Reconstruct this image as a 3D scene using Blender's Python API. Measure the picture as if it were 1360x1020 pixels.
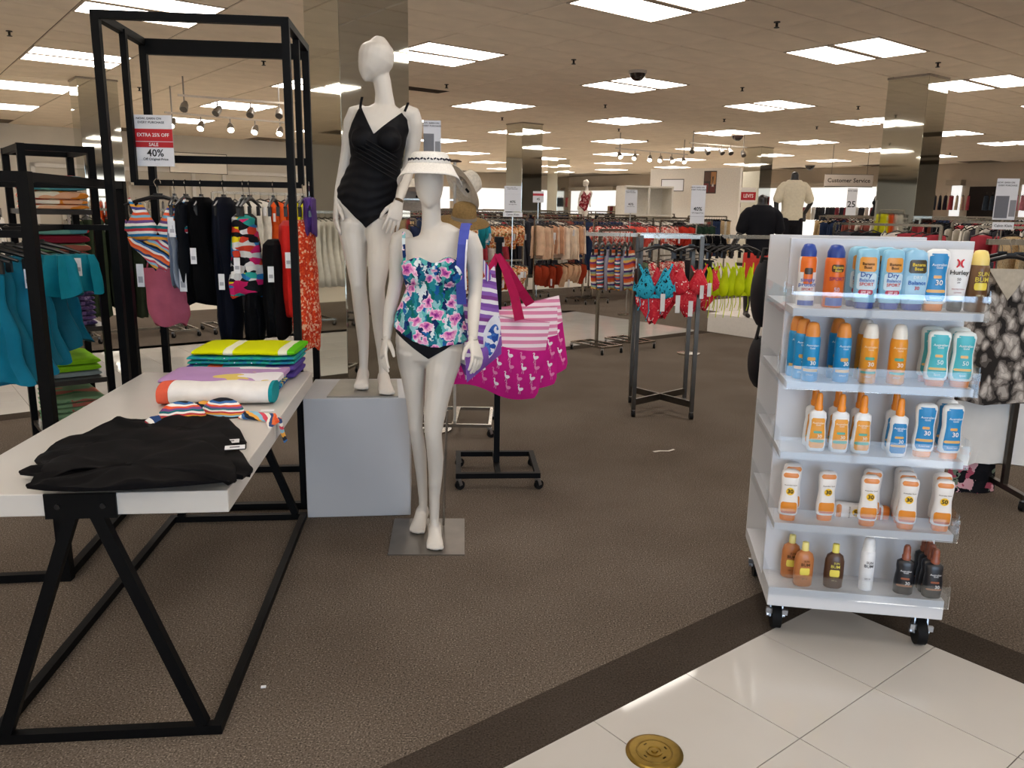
import bpy, bmesh, math, random
from mathutils import Vector, Matrix
random.seed(11)
for _o in list(bpy.data.objects): bpy.data.objects.remove(_o)
S = bpy.context.scene
COL = S.collection
# ---------------------------------------------------------------- camera
F, PITCH, ROLL, EYE = 1070.0, math.radians(12.1), math.radians(0.9), 1.55
cp, sp, cr, sr = math.cos(PITCH), math.sin(PITCH), math.cos(ROLL), math.sin(ROLL)
_R, _F, _U = Vector((1,0,0)), Vector((0,cp,-sp)), Vector((0,sp,cp))
_r = _R*cr + _U*sr; _u = _R*-sr + _U*cr
cam = bpy.data.cameras.new('camera'); camo = bpy.data.objects.new('camera', cam); COL.objects.link(camo)
cam.sensor_fit = 'HORIZONTAL'; cam.sensor_width = 36; cam.lens = F/1360*36; cam.clip_end = 200; cam.clip_start = .05
camo.matrix_world = Matrix(((_r.x,_u.x,-_F.x,0),(_r.y,_u.y,-_F.y,0),(_r.z,_u.z,-_F.z,EYE),(0,0,0,1)))
S.camera = camo
# ---------------------------------------------------------------- world, daylight, exposure
S.view_settings.view_transform = 'Standard'; S.view_settings.look = 'None'
S.view_settings.gamma = 1; S.view_settings.use_curve_mapping = False
S.view_settings.exposure = 0.36
S.cycles.diffuse_bounces = 6
W = bpy.data.worlds.new('world'); S.world = W; W.use_nodes = True
W.node_tree.nodes['Background'].inputs[0].default_value = (.62,.60,.57,1)
W.node_tree.nodes['Background'].inputs[1].default_value = 2.2
def area(name, loc, target, sx, sy, power, colr):
    l = bpy.data.lights.new(name, 'AREA'); l.shape = 'RECTANGLE'; l.size = sx; l.size_y = sy; l.energy = power; l.color = colr
    o = bpy.data.objects.new(name, l); COL.objects.link(o); o.location = loc
    o.rotation_euler = (Vector(target)-Vector(loc)).to_track_quat('-Z','Y').to_euler(); return o
# daylight through the glazed shop entrance behind the photographer
area('entrance_daylight', (2.2,-7.6,1.75), (2.0,5,.9), 5.4, 2.8, 260, (.52,.73,1))
LIGHT = 7.0      # emission of the ceiling light panels
# ---------------------------------------------------------------- geometry of the place
def ray(px,py):
    u=(px-680)/F; v=(510-py)/F
    a=cr*u-sr*v; b=sr*u+cr*v
    return Vector((a, cp+b*sp, -sp+b*cp))
def PZ(px,py,z=0.0):
    d=ray(px,py); return Vector((0,0,EYE))+d*((z-EYE)/d.z)
def PD(px,py,Y):
    d=ray(px,py); return Vector((0,0,EYE))+d*(Y/d.y)
def PR(p):
    x,y,z=p[0],p[1],p[2]-EYE; w=y*cp-z*sp; b=(y*sp+z*cp)/w; a=x/w
    return (680+F*(cr*a+sr*b), 510-F*(-sr*a+cr*b))
UV=(Vector((.783,.622,0)), Vector((-.622,.783,0)))      # the two directions of the building grid
UA=math.atan2(.622,.783)
def G(u,v,z=0.0):
    q=UV[0]*u+UV[1]*v; q.z=z; return q
# ---------------------------------------------------------------- materials
def lin(h):
    if isinstance(h,str):
        h=h.lstrip('#'); c=[int(h[i:i+2],16)/255 for i in (0,2,4)]
    else: c=list(h)
    return tuple((x/12.92 if x<=.04045 else ((x+.055)/1.055)**2.4) for x in c)+(1,)
_M={}
def newmat(key):
    m=bpy.data.materials.new(key); m.use_nodes=True; _M[key]=m
    return m, m.node_tree.nodes, m.node_tree.links, m.node_tree.nodes['Principled BSDF']
def coords(N,L,kind='Object',scale=None):
    t=N.new('ShaderNodeTexCoord')
    if scale is None: return t.outputs[kind]
    m=N.new('ShaderNodeMapping'); m.inputs['Scale'].default_value=scale; L.new(t.outputs[kind],m.inputs[0]); return m.outputs[0]
def ramp(N,cols,const=True,pos=None):
    r=N.new('ShaderNodeValToRGB'); r.color_ramp.interpolation='CONSTANT' if const else 'LINEAR'
    n=len(cols); e=r.color_ramp.elements
    while len(e)<n: e.new(.5)
    for i,c in enumerate(cols):
        e[i].position = pos[i] if pos else (i/n if const else i/max(1,n-1)); e[i].color=lin(c)
    return r
def P(h,rough=.6,metal=0.0,vary=.06,scale=30,bump=0.0,spec=None,coat=0):
    """plain procedural surface: base colour with a little noise, optional fine relief"""
    if spec is None: spec=.15 if rough>=.55 else .3 if rough>=.38 else .5
    key='m_%s_%g_%g_%g_%g_%g'%(h,rough,metal,vary,scale,bump)
    if key in _M: return _M[key]
    m,N,L,B=newmat(key); B.inputs['Roughness'].default_value=rough; B.inputs['Metallic'].default_value=metal
    B.inputs['Specular IOR Level'].default_value=spec
    c=lin(h)
    nz=N.new('ShaderNodeTexNoise'); nz.inputs['Scale'].default_value=scale; nz.inputs['Detail'].default_value=3
    L.new(coords(N,L),nz.inputs['Vector'])
    r=N.new('ShaderNodeValToRGB'); e=r.color_ramp.elements
    e[0].position=.3; e[1].position=.7
    e[0].color=tuple(max(0,x*(1-vary)) for x in c[:3])+(1,); e[1].color=tuple(min(1,x*(1+vary)) for x in c[:3])+(1,)
    L.new(nz.outputs['Fac'],r.inputs[0]); L.new(r.outputs[0],B.inputs['Base Color'])
    if bump:
        b=N.new('ShaderNodeBump'); b.inputs['Strength'].default_value=bump; b.inputs['Distance'].default_value=.004
        L.new(nz.outputs['Fac'],b.inputs['Height']); L.new(b.outputs[0],B.inputs['Normal'])
    if coat: B.inputs['Coat Weight'].default_value=coat; B.inputs['Coat Roughness'].default_value=.05
    return m
def stripes(key,cols,freq,axis=2,wob=.0,rough=.75,skew=(0,0,0)):
    if key in _M: return _M[key]
    m,N,L,B=newmat(key); B.inputs['Roughness'].default_value=rough; B.inputs['Specular IOR Level'].default_value=.15
    vec=coords(N,L)
    if wob:
        nz=N.new('ShaderNodeTexNoise'); nz.inputs['Scale'].default_value=9; L.new(vec,nz.inputs['Vector'])
        s=N.new('ShaderNodeVectorMath'); s.operation='SCALE'; s.inputs[3].default_value=wob; L.new(nz.outputs['Color'],s.inputs[0])
        a=N.new('ShaderNodeVectorMath'); L.new(vec,a.inputs[0]); L.new(s.outputs[0],a.inputs[1]); vec=a.outputs[0]
    d=N.new('ShaderNodeVectorMath'); d.operation='DOT_PRODUCT'; L.new(vec,d.inputs[0])
    ax=[0,0,0]; ax[axis]=freq; d.inputs[1].default_value=tuple(a+b for a,b in zip(ax,skew))
    f=N.new('ShaderNodeMath'); f.operation='FRACT'; L.new(d.outputs['Value'],f.inputs[0])
    r=ramp(N,cols); L.new(f.outputs[0],r.inputs[0]); L.new(r.outputs[0],B.inputs['Base Color']); return m
def blotch(key,cols,scale,rough=.75,stretch=(1,1,1),warp=.35,pos=None,kind='noise'):
    """print of irregular patches: warped voronoi cells or banded noise through a stepped ramp"""
    if key in _M: return _M[key]
    m,N,L,B=newmat(key); B.inputs['Roughness'].default_value=rough; B.inputs['Specular IOR Level'].default_value=.15
    vec=coords(N,L,'Object',stretch)
    nz=N.new('ShaderNodeTexNoise'); nz.inputs['Scale'].default_value=scale*.9; nz.inputs['Detail'].default_value=2; L.new(vec,nz.inputs['Vector'])
    if kind=='noise':
        src=nz.outputs['Fac']; nz.inputs['Scale'].default_value=scale
        mr=N.new('ShaderNodeMapRange'); mr.inputs[1].default_value=.28; mr.inputs[2].default_value=.72; L.new(src,mr.inputs[0]); src=mr.outputs[0]
    else:
        s=N.new('ShaderNodeVectorMath'); s.operation='SCALE'; s.inputs[3].default_value=warp/scale*3; L.new(nz.outputs['Color'],s.inputs[0])
        a=N.new('ShaderNodeVectorMath'); L.new(vec,a.inputs[0]); L.new(s.outputs[0],a.inputs[1])
        vo=N.new('ShaderNodeTexVoronoi'); vo.inputs['Scale'].default_value=scale; L.new(a.outputs[0],vo.inputs['Vector'])
        if kind=='cells':
            sx=N.new('ShaderNodeSeparateColor'); L.new(vo.outputs['Color'],sx.inputs[0]); src=sx.outputs[0]
        elif kind=='spots': src=vo.outputs['Distance']
        else:
            vo.feature='DISTANCE_TO_EDGE'; src=vo.outputs['Distance']
    r=ramp(N,cols,True,pos); L.new(src,r.inputs[0]); L.new(r.outputs[0],B.inputs['Base Color']); return m
def emit(key,h,strength):
    if key in _M: return _M[key]
    m,N,L,B=newmat(key); B.inputs['Base Color'].default_value=lin(h); B.inputs['Emission Color'].default_value=lin(h); B.inputs['Emission Strength'].default_value=strength
    return m
def clear(key,h='#ffffff',rough=.02,alpha=.02,ior=1.5):
    """thin clear acrylic sheet: mostly see-through with a glossy skin"""
    if key in _M: return _M[key]
    m,N,L,B=newmat(key); N.remove(B); out=N['Material Output']
    t=N.new('ShaderNodeBsdfTransparent'); t.inputs[0].default_value=(.97,.98,.985,1)
    g=N.new('ShaderNodeBsdfGlossy'); g.inputs['Roughness'].default_value=rough; g.inputs[0].default_value=lin(h)
    fr=N.new('ShaderNodeFresnel'); fr.inputs[0].default_value=ior
    ad=N.new('ShaderNodeMath'); ad.inputs[1].default_value=alpha; ad.inputs[0].default_value=0
    if ior>1.3: L.new(fr.outputs[0],ad.inputs[0])
    mx=N.new('ShaderNodeMixShader'); L.new(ad.outputs[0],mx.inputs[0]); L.new(t.outputs[0],mx.inputs[1]); L.new(g.outputs[0],mx.inputs[2]); L.new(mx.outputs[0],out.inputs[0]); return m
BLACK=P('#0e0e10',.45,0,.1); BLKMET=P('#0a0a0b',.5,0,.1,60,0,.1); CHROME=P('#a49f95',.22,1,.08,8); WHITE=P('#e4e2de',.4,0,.02,6)
WHITELAM=P('#dedddb',.3,0,.03,4); MANN=P('#d0cac1',.42,0,.02,5); STEEL=P('#8d8980',.3,.9,.1,14); PAPER=P('#e6e6e8',.6,0,.02)
RUBBER=P('#111112',.6); TAG=P('#dfe0e4',.5,0,.04); ZINC=P('#b0b3b8',.28,1,.1,20)
# ---------------------------------------------------------------- objects
MW={}
def thing(name,label,cat,loc=(0,0,0),rz=0.0,group=None):
    o=bpy.data.objects.new(name,None); COL.objects.link(o); o.empty_display_size=.1
    o.location=loc; o.rotation_euler=(0,0,rz); o['label']=label; o['category']=cat
    if group: o['group']=group
    MW[o]=Matrix.Translation(Vector(loc))@Matrix.Rotation(rz,4,'Z'); return o
def tag(o,label,cat,group=None,kind=None):
    if label: o['label']=label
    if cat: o['category']=cat
    if group: o['group']=group
    if kind: o['kind']=kind
    return o
def children(o): return [c for c in bpy.data.objects if c.parent==o]
_CH={}
def copy_tree(o,loc=None,rz=None,label=None,group=None,parent=None):
    c=o.copy(); COL.objects.link(c); c.parent=parent
    if loc is not None: c.location=loc
    if rz is not None: c.rotation_euler=(0,0,rz)
    if label: c['label']=label
    if group: c['group']=group
    for ch in _CH.get(o,[]): copy_tree(ch,parent=c)
    return c
class MB:
    def __init__(s,M=None): s.v=[]; s.f=[]; s.M=M or Matrix()
    def add(s,vs,fs):
        b=len(s.v); s.v+=[s.M@Vector(p) for p in vs]; s.f+=[tuple(b+i for i in q) for q in fs]; return s
    def box(s,c,d,rot=None):
        x,y,z=d[0]/2,d[1]/2,d[2]/2
        vs=[Vector((a*x,b*y,e*z)) for e in (-1,1) for a,b in ((-1,-1),(1,-1),(1,1),(-1,1))]
        if rot is not None: vs=[rot@q for q in vs]
        c=Vector(c); return s.add([c+q for q in vs],[(3,2,1,0),(4,5,6,7),(0,1,5,4),(1,2,6,5),(2,3,7,6),(3,0,4,7)])
    def bar(s,p,q,w,h=None,up=(0,0,1)):
        p,q=Vector(p),Vector(q); h=h or w; t=(q-p).normalized(); up=Vector(up)
        if abs(t.dot(up))>.98: up=Vector((0,1,0)) if abs(t.y)<.9 else Vector((1,0,0))
        a=t.cross(up).normalized(); b=a.cross(t).normalized()
        vs=[e+a*(i*w/2)+b*(j*h/2) for e in (p,q) for i,j in ((-1,-1),(1,-1),(1,1),(-1,1))]
        return s.add(vs,[(3,2,1,0),(4,5,6,7),(0,1,5,4),(1,2,6,5),(2,3,7,6),(3,0,4,7)])
    def tube(s,pts,r,n=8,cap=True):
        pts=[Vector(p) for p in pts]; rs=r if isinstance(r,(list,tuple)) else [r]*len(pts); rings=[]; prev=None
        for i,p in enumerate(pts):
            t=(pts[min(i+1,len(pts)-1)]-pts[max(i-1,0)]).normalized()
            if prev is None:
                up=Vector((0,0,1)) if abs(t.z)<.9 else Vector((1,0,0)); a=t.cross(up).normalized()
            else: a=(prev-t*prev.dot(t)).normalized()
            prev=a; b=t.cross(a)
            rings.append([p+(a*math.cos(2*math.pi*k/n)+b*math.sin(2*math.pi*k/n))*rs[i] for k in range(n)])
        return s.loft(rings,cap)
    def ribbon(s,pts,w,side,th=.002):
        """flat strap along pts, width w along vector side"""
        side=Vector(side).normalized(); pts=[Vector(p) for p in pts]; rings=[]
        for i,p in enumerate(pts):
            t=(pts[min(i+1,len(pts)-1)]-pts[max(i-1,0)]).normalized(); sd=(side-t*side.dot(t)).normalized(); nn=t.cross(sd)
            ww=w[i] if isinstance(w,(list,tuple)) else w
            rings.append([p+sd*(a*ww/2)+nn*(b*th/2) for a,b in ((-1,-1),(1,-1),(1,1),(-1,1))])
        return s.loft(rings)
    def loft(s,rings,cap=True,close=True):
        n=len(rings[0]); vs=[p for r in rings for p in r]; fs=[]
        for i in range(len(rings)-1):
            for k in range(n if close else n-1):
                k2=(k+1)%n; fs.append((i*n+k,i*n+k2,(i+1)*n+k2,(i+1)*n+k))
        if cap and close: fs.append(tuple(range(n-1,-1,-1))); fs.append(tuple((len(rings)-1)*n+k for k in range(n)))
        return s.add(vs,fs)
    def lathe(s,prof,n=20,c=(0,0,0),cap=True):
        c=Vector(c); return s.loft([[c+Vector((r*math.cos(2*math.pi*k/n),r*math.sin(2*math.pi*k/n),z)) for k in range(n)] for r,z in prof],cap)
    def prism(s,poly,y0,y1):
        """polygon in (x,z) drawn out along y"""
        n=len(poly); vs=[(x,y0,z) for x,z in poly]+[(x,y1,z) for x,z in poly]
        return s.add(vs,[tuple(range(n)),tuple(range(2*n-1,n-1,-1))]+[(k,n+k,n+(k+1)%n,(k+1)%n) for k in range(n)])
    def grid(s,fn,nu,nv,th=0.0,nrm=None):
        vs=[Vector(fn(i/nu,j/nv)) for j in range(nv+1) for i in range(nu+1)]
        fs=[(j*(nu+1)+i,j*(nu+1)+i+1,(j+1)*(nu+1)+i+1,(j+1)*(nu+1)+i) for j in range(nv) for i in range(nu)]
        if th:
            nn=Vector(nrm)*th; m=len(vs); vs=vs+[p+nn for p in vs]; fs=fs+[tuple(m+k for k in reversed(q)) for q in fs]
            w=nu+1
            edge=[i for i in range(nu+1)]+[j*w+nu for j in range(1,nv+1)]+[nv*w+i for i in range(nu-1,-1,-1)]+[j*w for j in range(nv-1,0,-1)]
            for a,b in zip(edge,edge[1:]+edge[:1]): fs.append((b,a,m+a,m+b))
        return s.add(vs,fs)
    def mesh(s,name,inv=None):
        me=bpy.data.meshes.new(name); me.from_pydata([tuple(inv@p) if inv else tuple(p) for p in s.v],[],s.f); me.validate(); return me
    def build(s,name,mat,parent=None,smooth=False,bevel=0.0,world=True,sub=0):
        inv=MW[parent].inverted() if (parent is not None and world and parent in MW) else None
        o=bpy.data.objects.new(name,s.mesh(name,inv)); COL.objects.link(o); o.data.materials.append(mat)
        if parent is not None:
            o.parent=parent; MW[o]=MW.get(parent,Matrix()); _CH.setdefault(parent,[]).append(o)
        else: MW[o]=Matrix()
        bm=bmesh.new(); bm.from_mesh(o.data); bmesh.ops.recalc_face_normals(bm,faces=bm.faces); bm.to_mesh(o.data); bm.free()
        if smooth:
            o.data.polygons.foreach_set('use_smooth',[True]*len(o.data.polygons))
            try: o.data.set_sharp_from_angle(angle=math.radians(48))
            except Exception: pass
        if bevel:
            b=o.modifiers.new('bevel','BEVEL'); b.width=bevel; b.segments=2; b.limit_method='ANGLE'
        if sub:
            q=o.modifiers.new('sub','SUBSURF'); q.levels=sub; q.render_levels=sub
        return o
def struct(o,label=None): 
    o['kind']='structure'
    if label: o['label']=label
    return o
def evalmesh(o,name):
    dg=bpy.context.evaluated_depsgraph_get(); dg.update()
    return bpy.data.meshes.new_from_object(o.evaluated_get(dg))
_T={}
def text_geo(txt,size,bold=0.0):
    k=(txt,bold)
    if k not in _T:
        c=bpy.data.curves.new('t','FONT'); c.body=txt; c.size=1; c.align_x='CENTER'; c.align_y='CENTER'; c.offset=bold; c.resolution_u=2
        o=bpy.data.objects.new('t',c); COL.objects.link(o); me=evalmesh(o,'t')
        _T[k]=([v.co.copy() for v in me.vertices],[tuple(p.vertices) for p in me.polygons])
        bpy.data.objects.remove(o); bpy.data.meshes.remove(me); bpy.data.curves.remove(c)
    vs,fs=_T[k]; return [(p.x*size,p.y*size) for p in vs],fs
def put_text(mb,txt,size,fn,x=0,z=0,bold=.012,sx=1.0):
    """letters laid on a surface: fn(x,z)->point"""
    vs,fs=text_geo(txt,size,bold); mb.add([fn(x+a*sx,z+b) for a,b in vs],fs)
# ================================================================ THE SETTING
CEIL=3.55
def carpet_mat(key,base,dark,speck):
    m,N,L,B=newmat(key); B.inputs['Roughness'].default_value=.95; B.inputs['Specular IOR Level'].default_value=.0
    v=coords(N,L)
    n1=N.new('ShaderNodeTexNoise'); n1.inputs['Scale'].default_value=165; n1.inputs['Detail'].default_value=2; L.new(v,n1.inputs['Vector'])
    n2=N.new('ShaderNodeTexNoise'); n2.inputs['Scale'].default_value=1.3; n2.inputs['Detail'].default_value=5; L.new(v,n2.inputs['Vector'])
    r1=ramp(N,[dark,base,base,speck],False,[.32,.46,.56,.72]); L.new(n1.outputs['Fac'],r1.inputs[0])
    r2=ramp(N,['#e4e2e0','#ffffff'],False,[.3,.62]); L.new(n2.outputs['Fac'],r2.inputs[0])
    mx=N.new('ShaderNodeMix'); mx.data_type='RGBA'; mx.blend_type='MULTIPLY'; mx.inputs[0].default_value=1
    L.new(r1.outputs[0],mx.inputs[6]); L.new(r2.outputs[0],mx.inputs[7]); L.new(mx.outputs[2],B.inputs['Base Color'])
    b=N.new('ShaderNodeBump'); b.inputs['Strength'].default_value=.25; b.inputs['Distance'].default_value=.004; L.new(n1.outputs['Fac'],b.inputs['Height']); L.new(b.outputs[0],B.inputs['Normal'])
    return m
CARPET=carpet_mat('carpet','#665d54','#3e3731','#988d81'); BORDER=carpet_mat('carpet_border','#453e38','#352f29','#564e46')
TILE=P('#bebbb6',.05,0,.03,2.2); GROUT=P('#5d574f',.8)
TU,TV,TS=2.924,1.583,.44
def slab(mb,u0,u1,v0,v1,z0,z1):
    vs=[G(a,b,z) for z in (z0,z1) for a,b in ((u0,v0),(u1,v0),(u1,v1),(u0,v1))]
    mb.add(vs,[(3,2,1,0),(4,5,6,7),(0,1,5,4),(1,2,6,5),(2,3,7,6),(3,0,4,7)])
b=MB(); slab(b,-34,33,-34,37,-.2,-.008); floor=struct(b.build('floor',GROUT),'dark grout bed and sub-floor of the shop')
# carpet pieces: main field between the entrance tiles and the rear aisle, and everything past the aisle
A0,A1=6.95,9.42
b=MB()
slab(b,-3.2,10.8,TV+.21,A0-.2,-.05,0); slab(b,TU+.21,10.8,-34,TV+.21,-.05,0)
slab(b,-3,33,A1,12.6,-.05,0); slab(b,8.77,10.8,A0-.2,A1,-.05,0)
b.build('carpet',CARPET,floor)
b=MB(); slab(b,10.8,33,-34,A1,-.05,-.001); slab(b,-34,33,12.6,37,-.05,-.001); slab(b,-34,-3,A1,12.6,-.05,-.001); slab(b,-34,-3.2,TV+.21,A0-.2,-.05,-.001); b.build('added_bounce_floor',P('#cfc8bb',.35,0,.04,2),floor)  # pale floor added behind the racks to bounce light up to the ceiling
b=MB(); slab(b,-34,TU+.21,TV,TV+.21,-.05,.0005); slab(b,TU,TU+.21,-34,TV,-.05,.0005); slab(b,-34,8.77,A0-.2,A0,-.05,.0005)
b.build('carpet_border',BORDER,floor)
tb=MB(); g=.0016; c=TS/2-g
tb.add([(-c,-c,-.008),(c,-c,-.008),(c,c,-.008),(-c,c,-.008),(-c,-c,0),(c,-c,0),(c,c,0),(-c,c,0)],[(4,5,6,7),(0,1,5,4),(1,2,6,5),(2,3,7,6),(3,0,4,7)])
tile_me=tb.mesh('tile'); tile_me.materials.append(TILE)
def inview(p,m=60):
    if p.y<.3: return False
    x,y=PR(p); return -m<x<1360+m and -m<y<1020+m
rest=MB(); nt=0
cells=[(TU-TS*(i+.5),TV-TS*(j+.5)) for i in range(30) for j in range(30)]
aisle=[(8.77-TS*(i+.5),A0+TS*(j+.5)) for i in range(60) for j in range(6) if A0+TS*(j+1)<A1+.2]
for k,(u,v) in enumerate(cells+aisle):
    p=G(u,v)
    if inview(p,150) and nt<300:
        o=bpy.data.objects.new('tile',tile_me); COL.objects.link(o); o.parent=floor; o.location=p; o.rotation_euler=(0,0,UA); nt+=1
    else:
        rest.M=Matrix.Translation(p)@Matrix.Rotation(UA,4,'Z'); rest.add(tb.v,tb.f)
tag(rest.build('tile_field',TILE,floor),None,None,kind='stuff')
# ---- ceiling
CT=P('#eee0cd',.9,0,.05,3,.06,.2); GRID=P('#75695a',.8)
b=MB(); slab(b,-34,33,-34,37,CEIL+.012,CEIL+.2); ceiling=struct(b.build('ceiling',GRID),'beige suspended ceiling of large lay-in tiles')
LU,LV,DU,DV=6.26,5.73,3.66,3.74; tu,tv=DU/3,DV/6
tb=MB(); hx,hy=tu/2-.009,tv/2-.009; e=.006
tb.add([(-hx,-hy,.012),(hx,-hy,.012),(hx,hy,.012),(-hx,hy,.012),(-hx,-hy,e),(hx,-hy,e),(hx,hy,e),(-hx,hy,e),(-hx+.008,-hy+.008,0),(hx-.008,-hy+.008,0),(hx-.008,hy-.008,0),(-hx+.008,hy-.008,0)],
  [(11,10,9,8)]+[(a,(a+1)%4,(a+1)%4+4,a+4) for a in range(4)]+[(a+4,(a+1)%4+4,(a+1)%4+8,a+8) for a in range(4)])
panel_me=tb.mesh('ceiling_panel'); panel_me.materials.append(CT)
cand=[]; rest=MB(); allp=[]
for i in range(-24,24):
    for j in range(-40,52):
        if i%3==0 and j%6 in (5,0): continue
        u=LU+i*tu; v=LV+(j+.5)*tv
        if not(-26<u<32 and -18<v<36): continue
        p=G(u,v,CEIL); d=p.length
        if d>44: continue
        (cand if inview(p,40) else allp).append((d,p))
cand.sort(key=lambda q:q[0])
for d,p in cand[:300]:
    o=bpy.data.objects.new('ceiling_panel',panel_me); COL.objects.link(o); o.parent=ceiling; o.location=p; o.rotation_euler=(0,0,UA)
for d,p in cand[300:]+[q for q in allp if q[0]<30]:
    rest.M=Matrix.Translation(p)@Matrix.Rotation(UA,4,'Z'); rest.add(tb.v,tb.f)
tag(rest.build('ceiling_panel_field',CT,ceiling),None,None,kind='stuff')
# ---- twin-panel ceiling lights
LENS=emit('light_lens','#fff6ec',LIGHT); LFRAME=P('#b9ab9a',.6)
proto=bpy.data.objects.new('ceiling_light',None); COL.objects.link(proto); MW[proto]=Matrix()
b=MB(); X,Y=tu/2,tv
for a,bb,s in ((0,Y-.012,(2*X,.024)),(0,-Y+.012,(2*X,.024)),(0,0,(2*X,.1))): b.box((a,bb,.004),(s[0],s[1],.012))
for sx in(-1,1): b.box((sx*(X-.012),0,.0045),(.024,2*Y,.011))
b.build('frame',LFRAME,proto)
for sy in (-1,1): MB().box((0,sy*(Y/2+.014),.006),(2*X-.048,Y-.076,.008)).build('lens_panel',LENS,proto)
near_lab={(0,0):'twin-panel ceiling light nearest the camera, cut by the top edge',(0,1):'twin-panel ceiling light with a dark dome camera in front',(1,0):'big twin-panel ceiling light at upper right, before the mirrored column',(2,0):'twin-panel ceiling light right of the mirrored column on the right',(0,2):'twin-panel ceiling light seen above the floral mannequin sign'}
first=True; nl=0; zl=[]
for i in range(-7,8):
    for j in range(-7,9):
        u,v=LU+i*DU,LV+j*DV; p=G(u,v,CEIL-.004)
        if not(-24<u<31 and -16<v<35.5) or p.length>46: continue
        if not inview(p,120) and p.length>17: continue
        if v>24.4 and u<13: continue
        lab=near_lab.get((i,j))
        if not lab:
            lab=('' if inview(p,0) else 'twin-panel ceiling light high over the black racks on the left' if p.x<-2.5 and p.y<14 else 'distant twin-panel light in the far rows of the ceiling' if p.y>20 else 'twin-panel ceiling light in the middle rows of the ceiling' if inview(p,0) else 'twin-panel ceiling light overhead near the entrance')
        if first: proto.location=p; proto.rotation_euler=(0,0,UA); tag(proto,lab,'ceiling light','recessed twin-panel ceiling lights'); first=False
        else:
            o=copy_tree(proto,p,UA); tag(o,lab,'ceiling light','recessed twin-panel ceiling lights')
        nl+=1
        if not lab: zl.append((PR(p),proto if nl==1 else o))
ORD=['first','second','third','fourth','fifth','sixth','seventh','eighth','ninth','tenth','eleventh','twelfth','thirteenth','fourteenth','fifteenth','sixteenth','seventeenth','eighteenth','nineteenth','twentieth','twenty-first','twenty-second','twenty-third','twenty-fourth']
for x0,x1,zone in ((-200,410,'above the tall black frame'),(410,640,'around the plinth mannequin'),(640,830,'over the pink totes'),(830,1000,'over the four-post rack'),(1000,1180,'over the sunscreen cart'),(1180,1600,'near the right-hand column')):
    for k,(q,o) in enumerate(sorted([z for z in zl if x0<=z[0][0]<x1],key=lambda z:z[0][1])): o['label']='twin-panel ceiling light %s, %s from the top'%(zone,ORD[min(k,23)])
# ---- walls
WALLC=P('#b7aa99',.85,0,.04,2); WALLW=P('#dad5cb',.7,0,.03,2); SOFF=P('#a59a8a',.85)
def wall(name,u0,u1,v0,v1,z0,z1,m,lab): 
    b=MB(); slab(b,u0,u1,v0,v1,z0,z1); return struct(b.build(name,m),lab)
wb=wall('wall_back_left',-34,13,25,25.3,0,CEIL+.01,WALLW,'pale rear wall behind the left-hand clothing racks')
ws=wall('wall_side',13,13.3,25,36,0,CEIL+.01,WALLW,'short return wall at the back of the shop')
wr=wall('wall_back',13.3,32.5,36,36.3,0,CEIL+.01,WALLC,'far back wall of the shop')
wq=wall('wall_right',32.5,32.8,-34,36,0,CEIL+.01,WALLC,'far right wall with white display bays, their light put in as glow')
# display bays: tall pale niches with frames on the far walls
def bay(name,host,u0,u1,v0,v1,z0,z1,m):
    b=MB(); slab(b,u0,u1,v0,v1,z0,z1); return b.build(name,m,host)
GLOWB=emit('lit_bay','#f4f6f6',.6); FRM=P('#8e8377',.6)  # white bay panels glow in place of lamplight washing over them
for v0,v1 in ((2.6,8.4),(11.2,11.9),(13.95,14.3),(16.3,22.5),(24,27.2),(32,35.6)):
    bay('lit_bay_panel',wq,32.44,32.5,v0,v1,.4,2.75,GLOWB); bay('bay_soffit',wq,32.1,32.5,v0-.1,v1+.1,2.75,2.95,SOFF)
for u0,u1 in ((14.5,19),(20.5,24.2),(25.4,31)): bay('lit_bay_panel',wr,u0,u1,35.94,36,.4,2.75,GLOWB)
for u0,u1,z0,z1 in ((-2.2,2.4,.3,2.6),(3.6,7.8,.3,2.6),(8.6,12.4,.3,2.6)):
    b=MB()
    for (a,c,e,f) in ((u0,u1,z1-.1,z1),(u0,u1,z0,z0+.1),(u0,u0+.1,z0,z1),(u1-.1,u1,z0,z1)): slab(b,a,c,24.9,25,e,f)
    b.build('bay_frame',WHITE,wb)
for u0 in (4.2,5.9): 
    b=MB()
    for (a,c,e,f) in ((u0,u0+1.2,2.1,2.2),(u0,u0+1.2,1.0,1.06),(u0,u0+.06,1,2.2),(u0+1.14,u0+1.2,1,2.2),(u0+.57,u0+.63,1,2.2)): slab(b,a,c,24.7,24.9,e,f)
    b.build('panel_moulding',P('#cfc8bc',.6),wb)
# dark doorway in the right-hand wall
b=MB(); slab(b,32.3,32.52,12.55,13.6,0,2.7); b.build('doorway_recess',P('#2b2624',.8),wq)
# entrance wall behind the photographer with glazed openings
b=MB()
for x0,x1,z0,z1 in ((-16,-.6,0,CEIL),(5,16,0,CEIL),(-.6,5,3.15,CEIL)): b.box(((x0+x1)/2,-7.2,(z0+z1)/2),(x1-x0,.2,z1-z0))
wf=struct(b.build('wall_front',WALLW),'entrance wall behind the photographer')
b=MB()
for x in (-.6,.8,2.2,3.6,5.0): b.box((x,-7.2,1.58),(.07,.12,3.15))
for z in (.06,2.2,3.12): b.box((2.2,-7.2,z),(5.6,.1,.07))
b.build('door_frame',P('#8f9296',.3,.8),wf)
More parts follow.
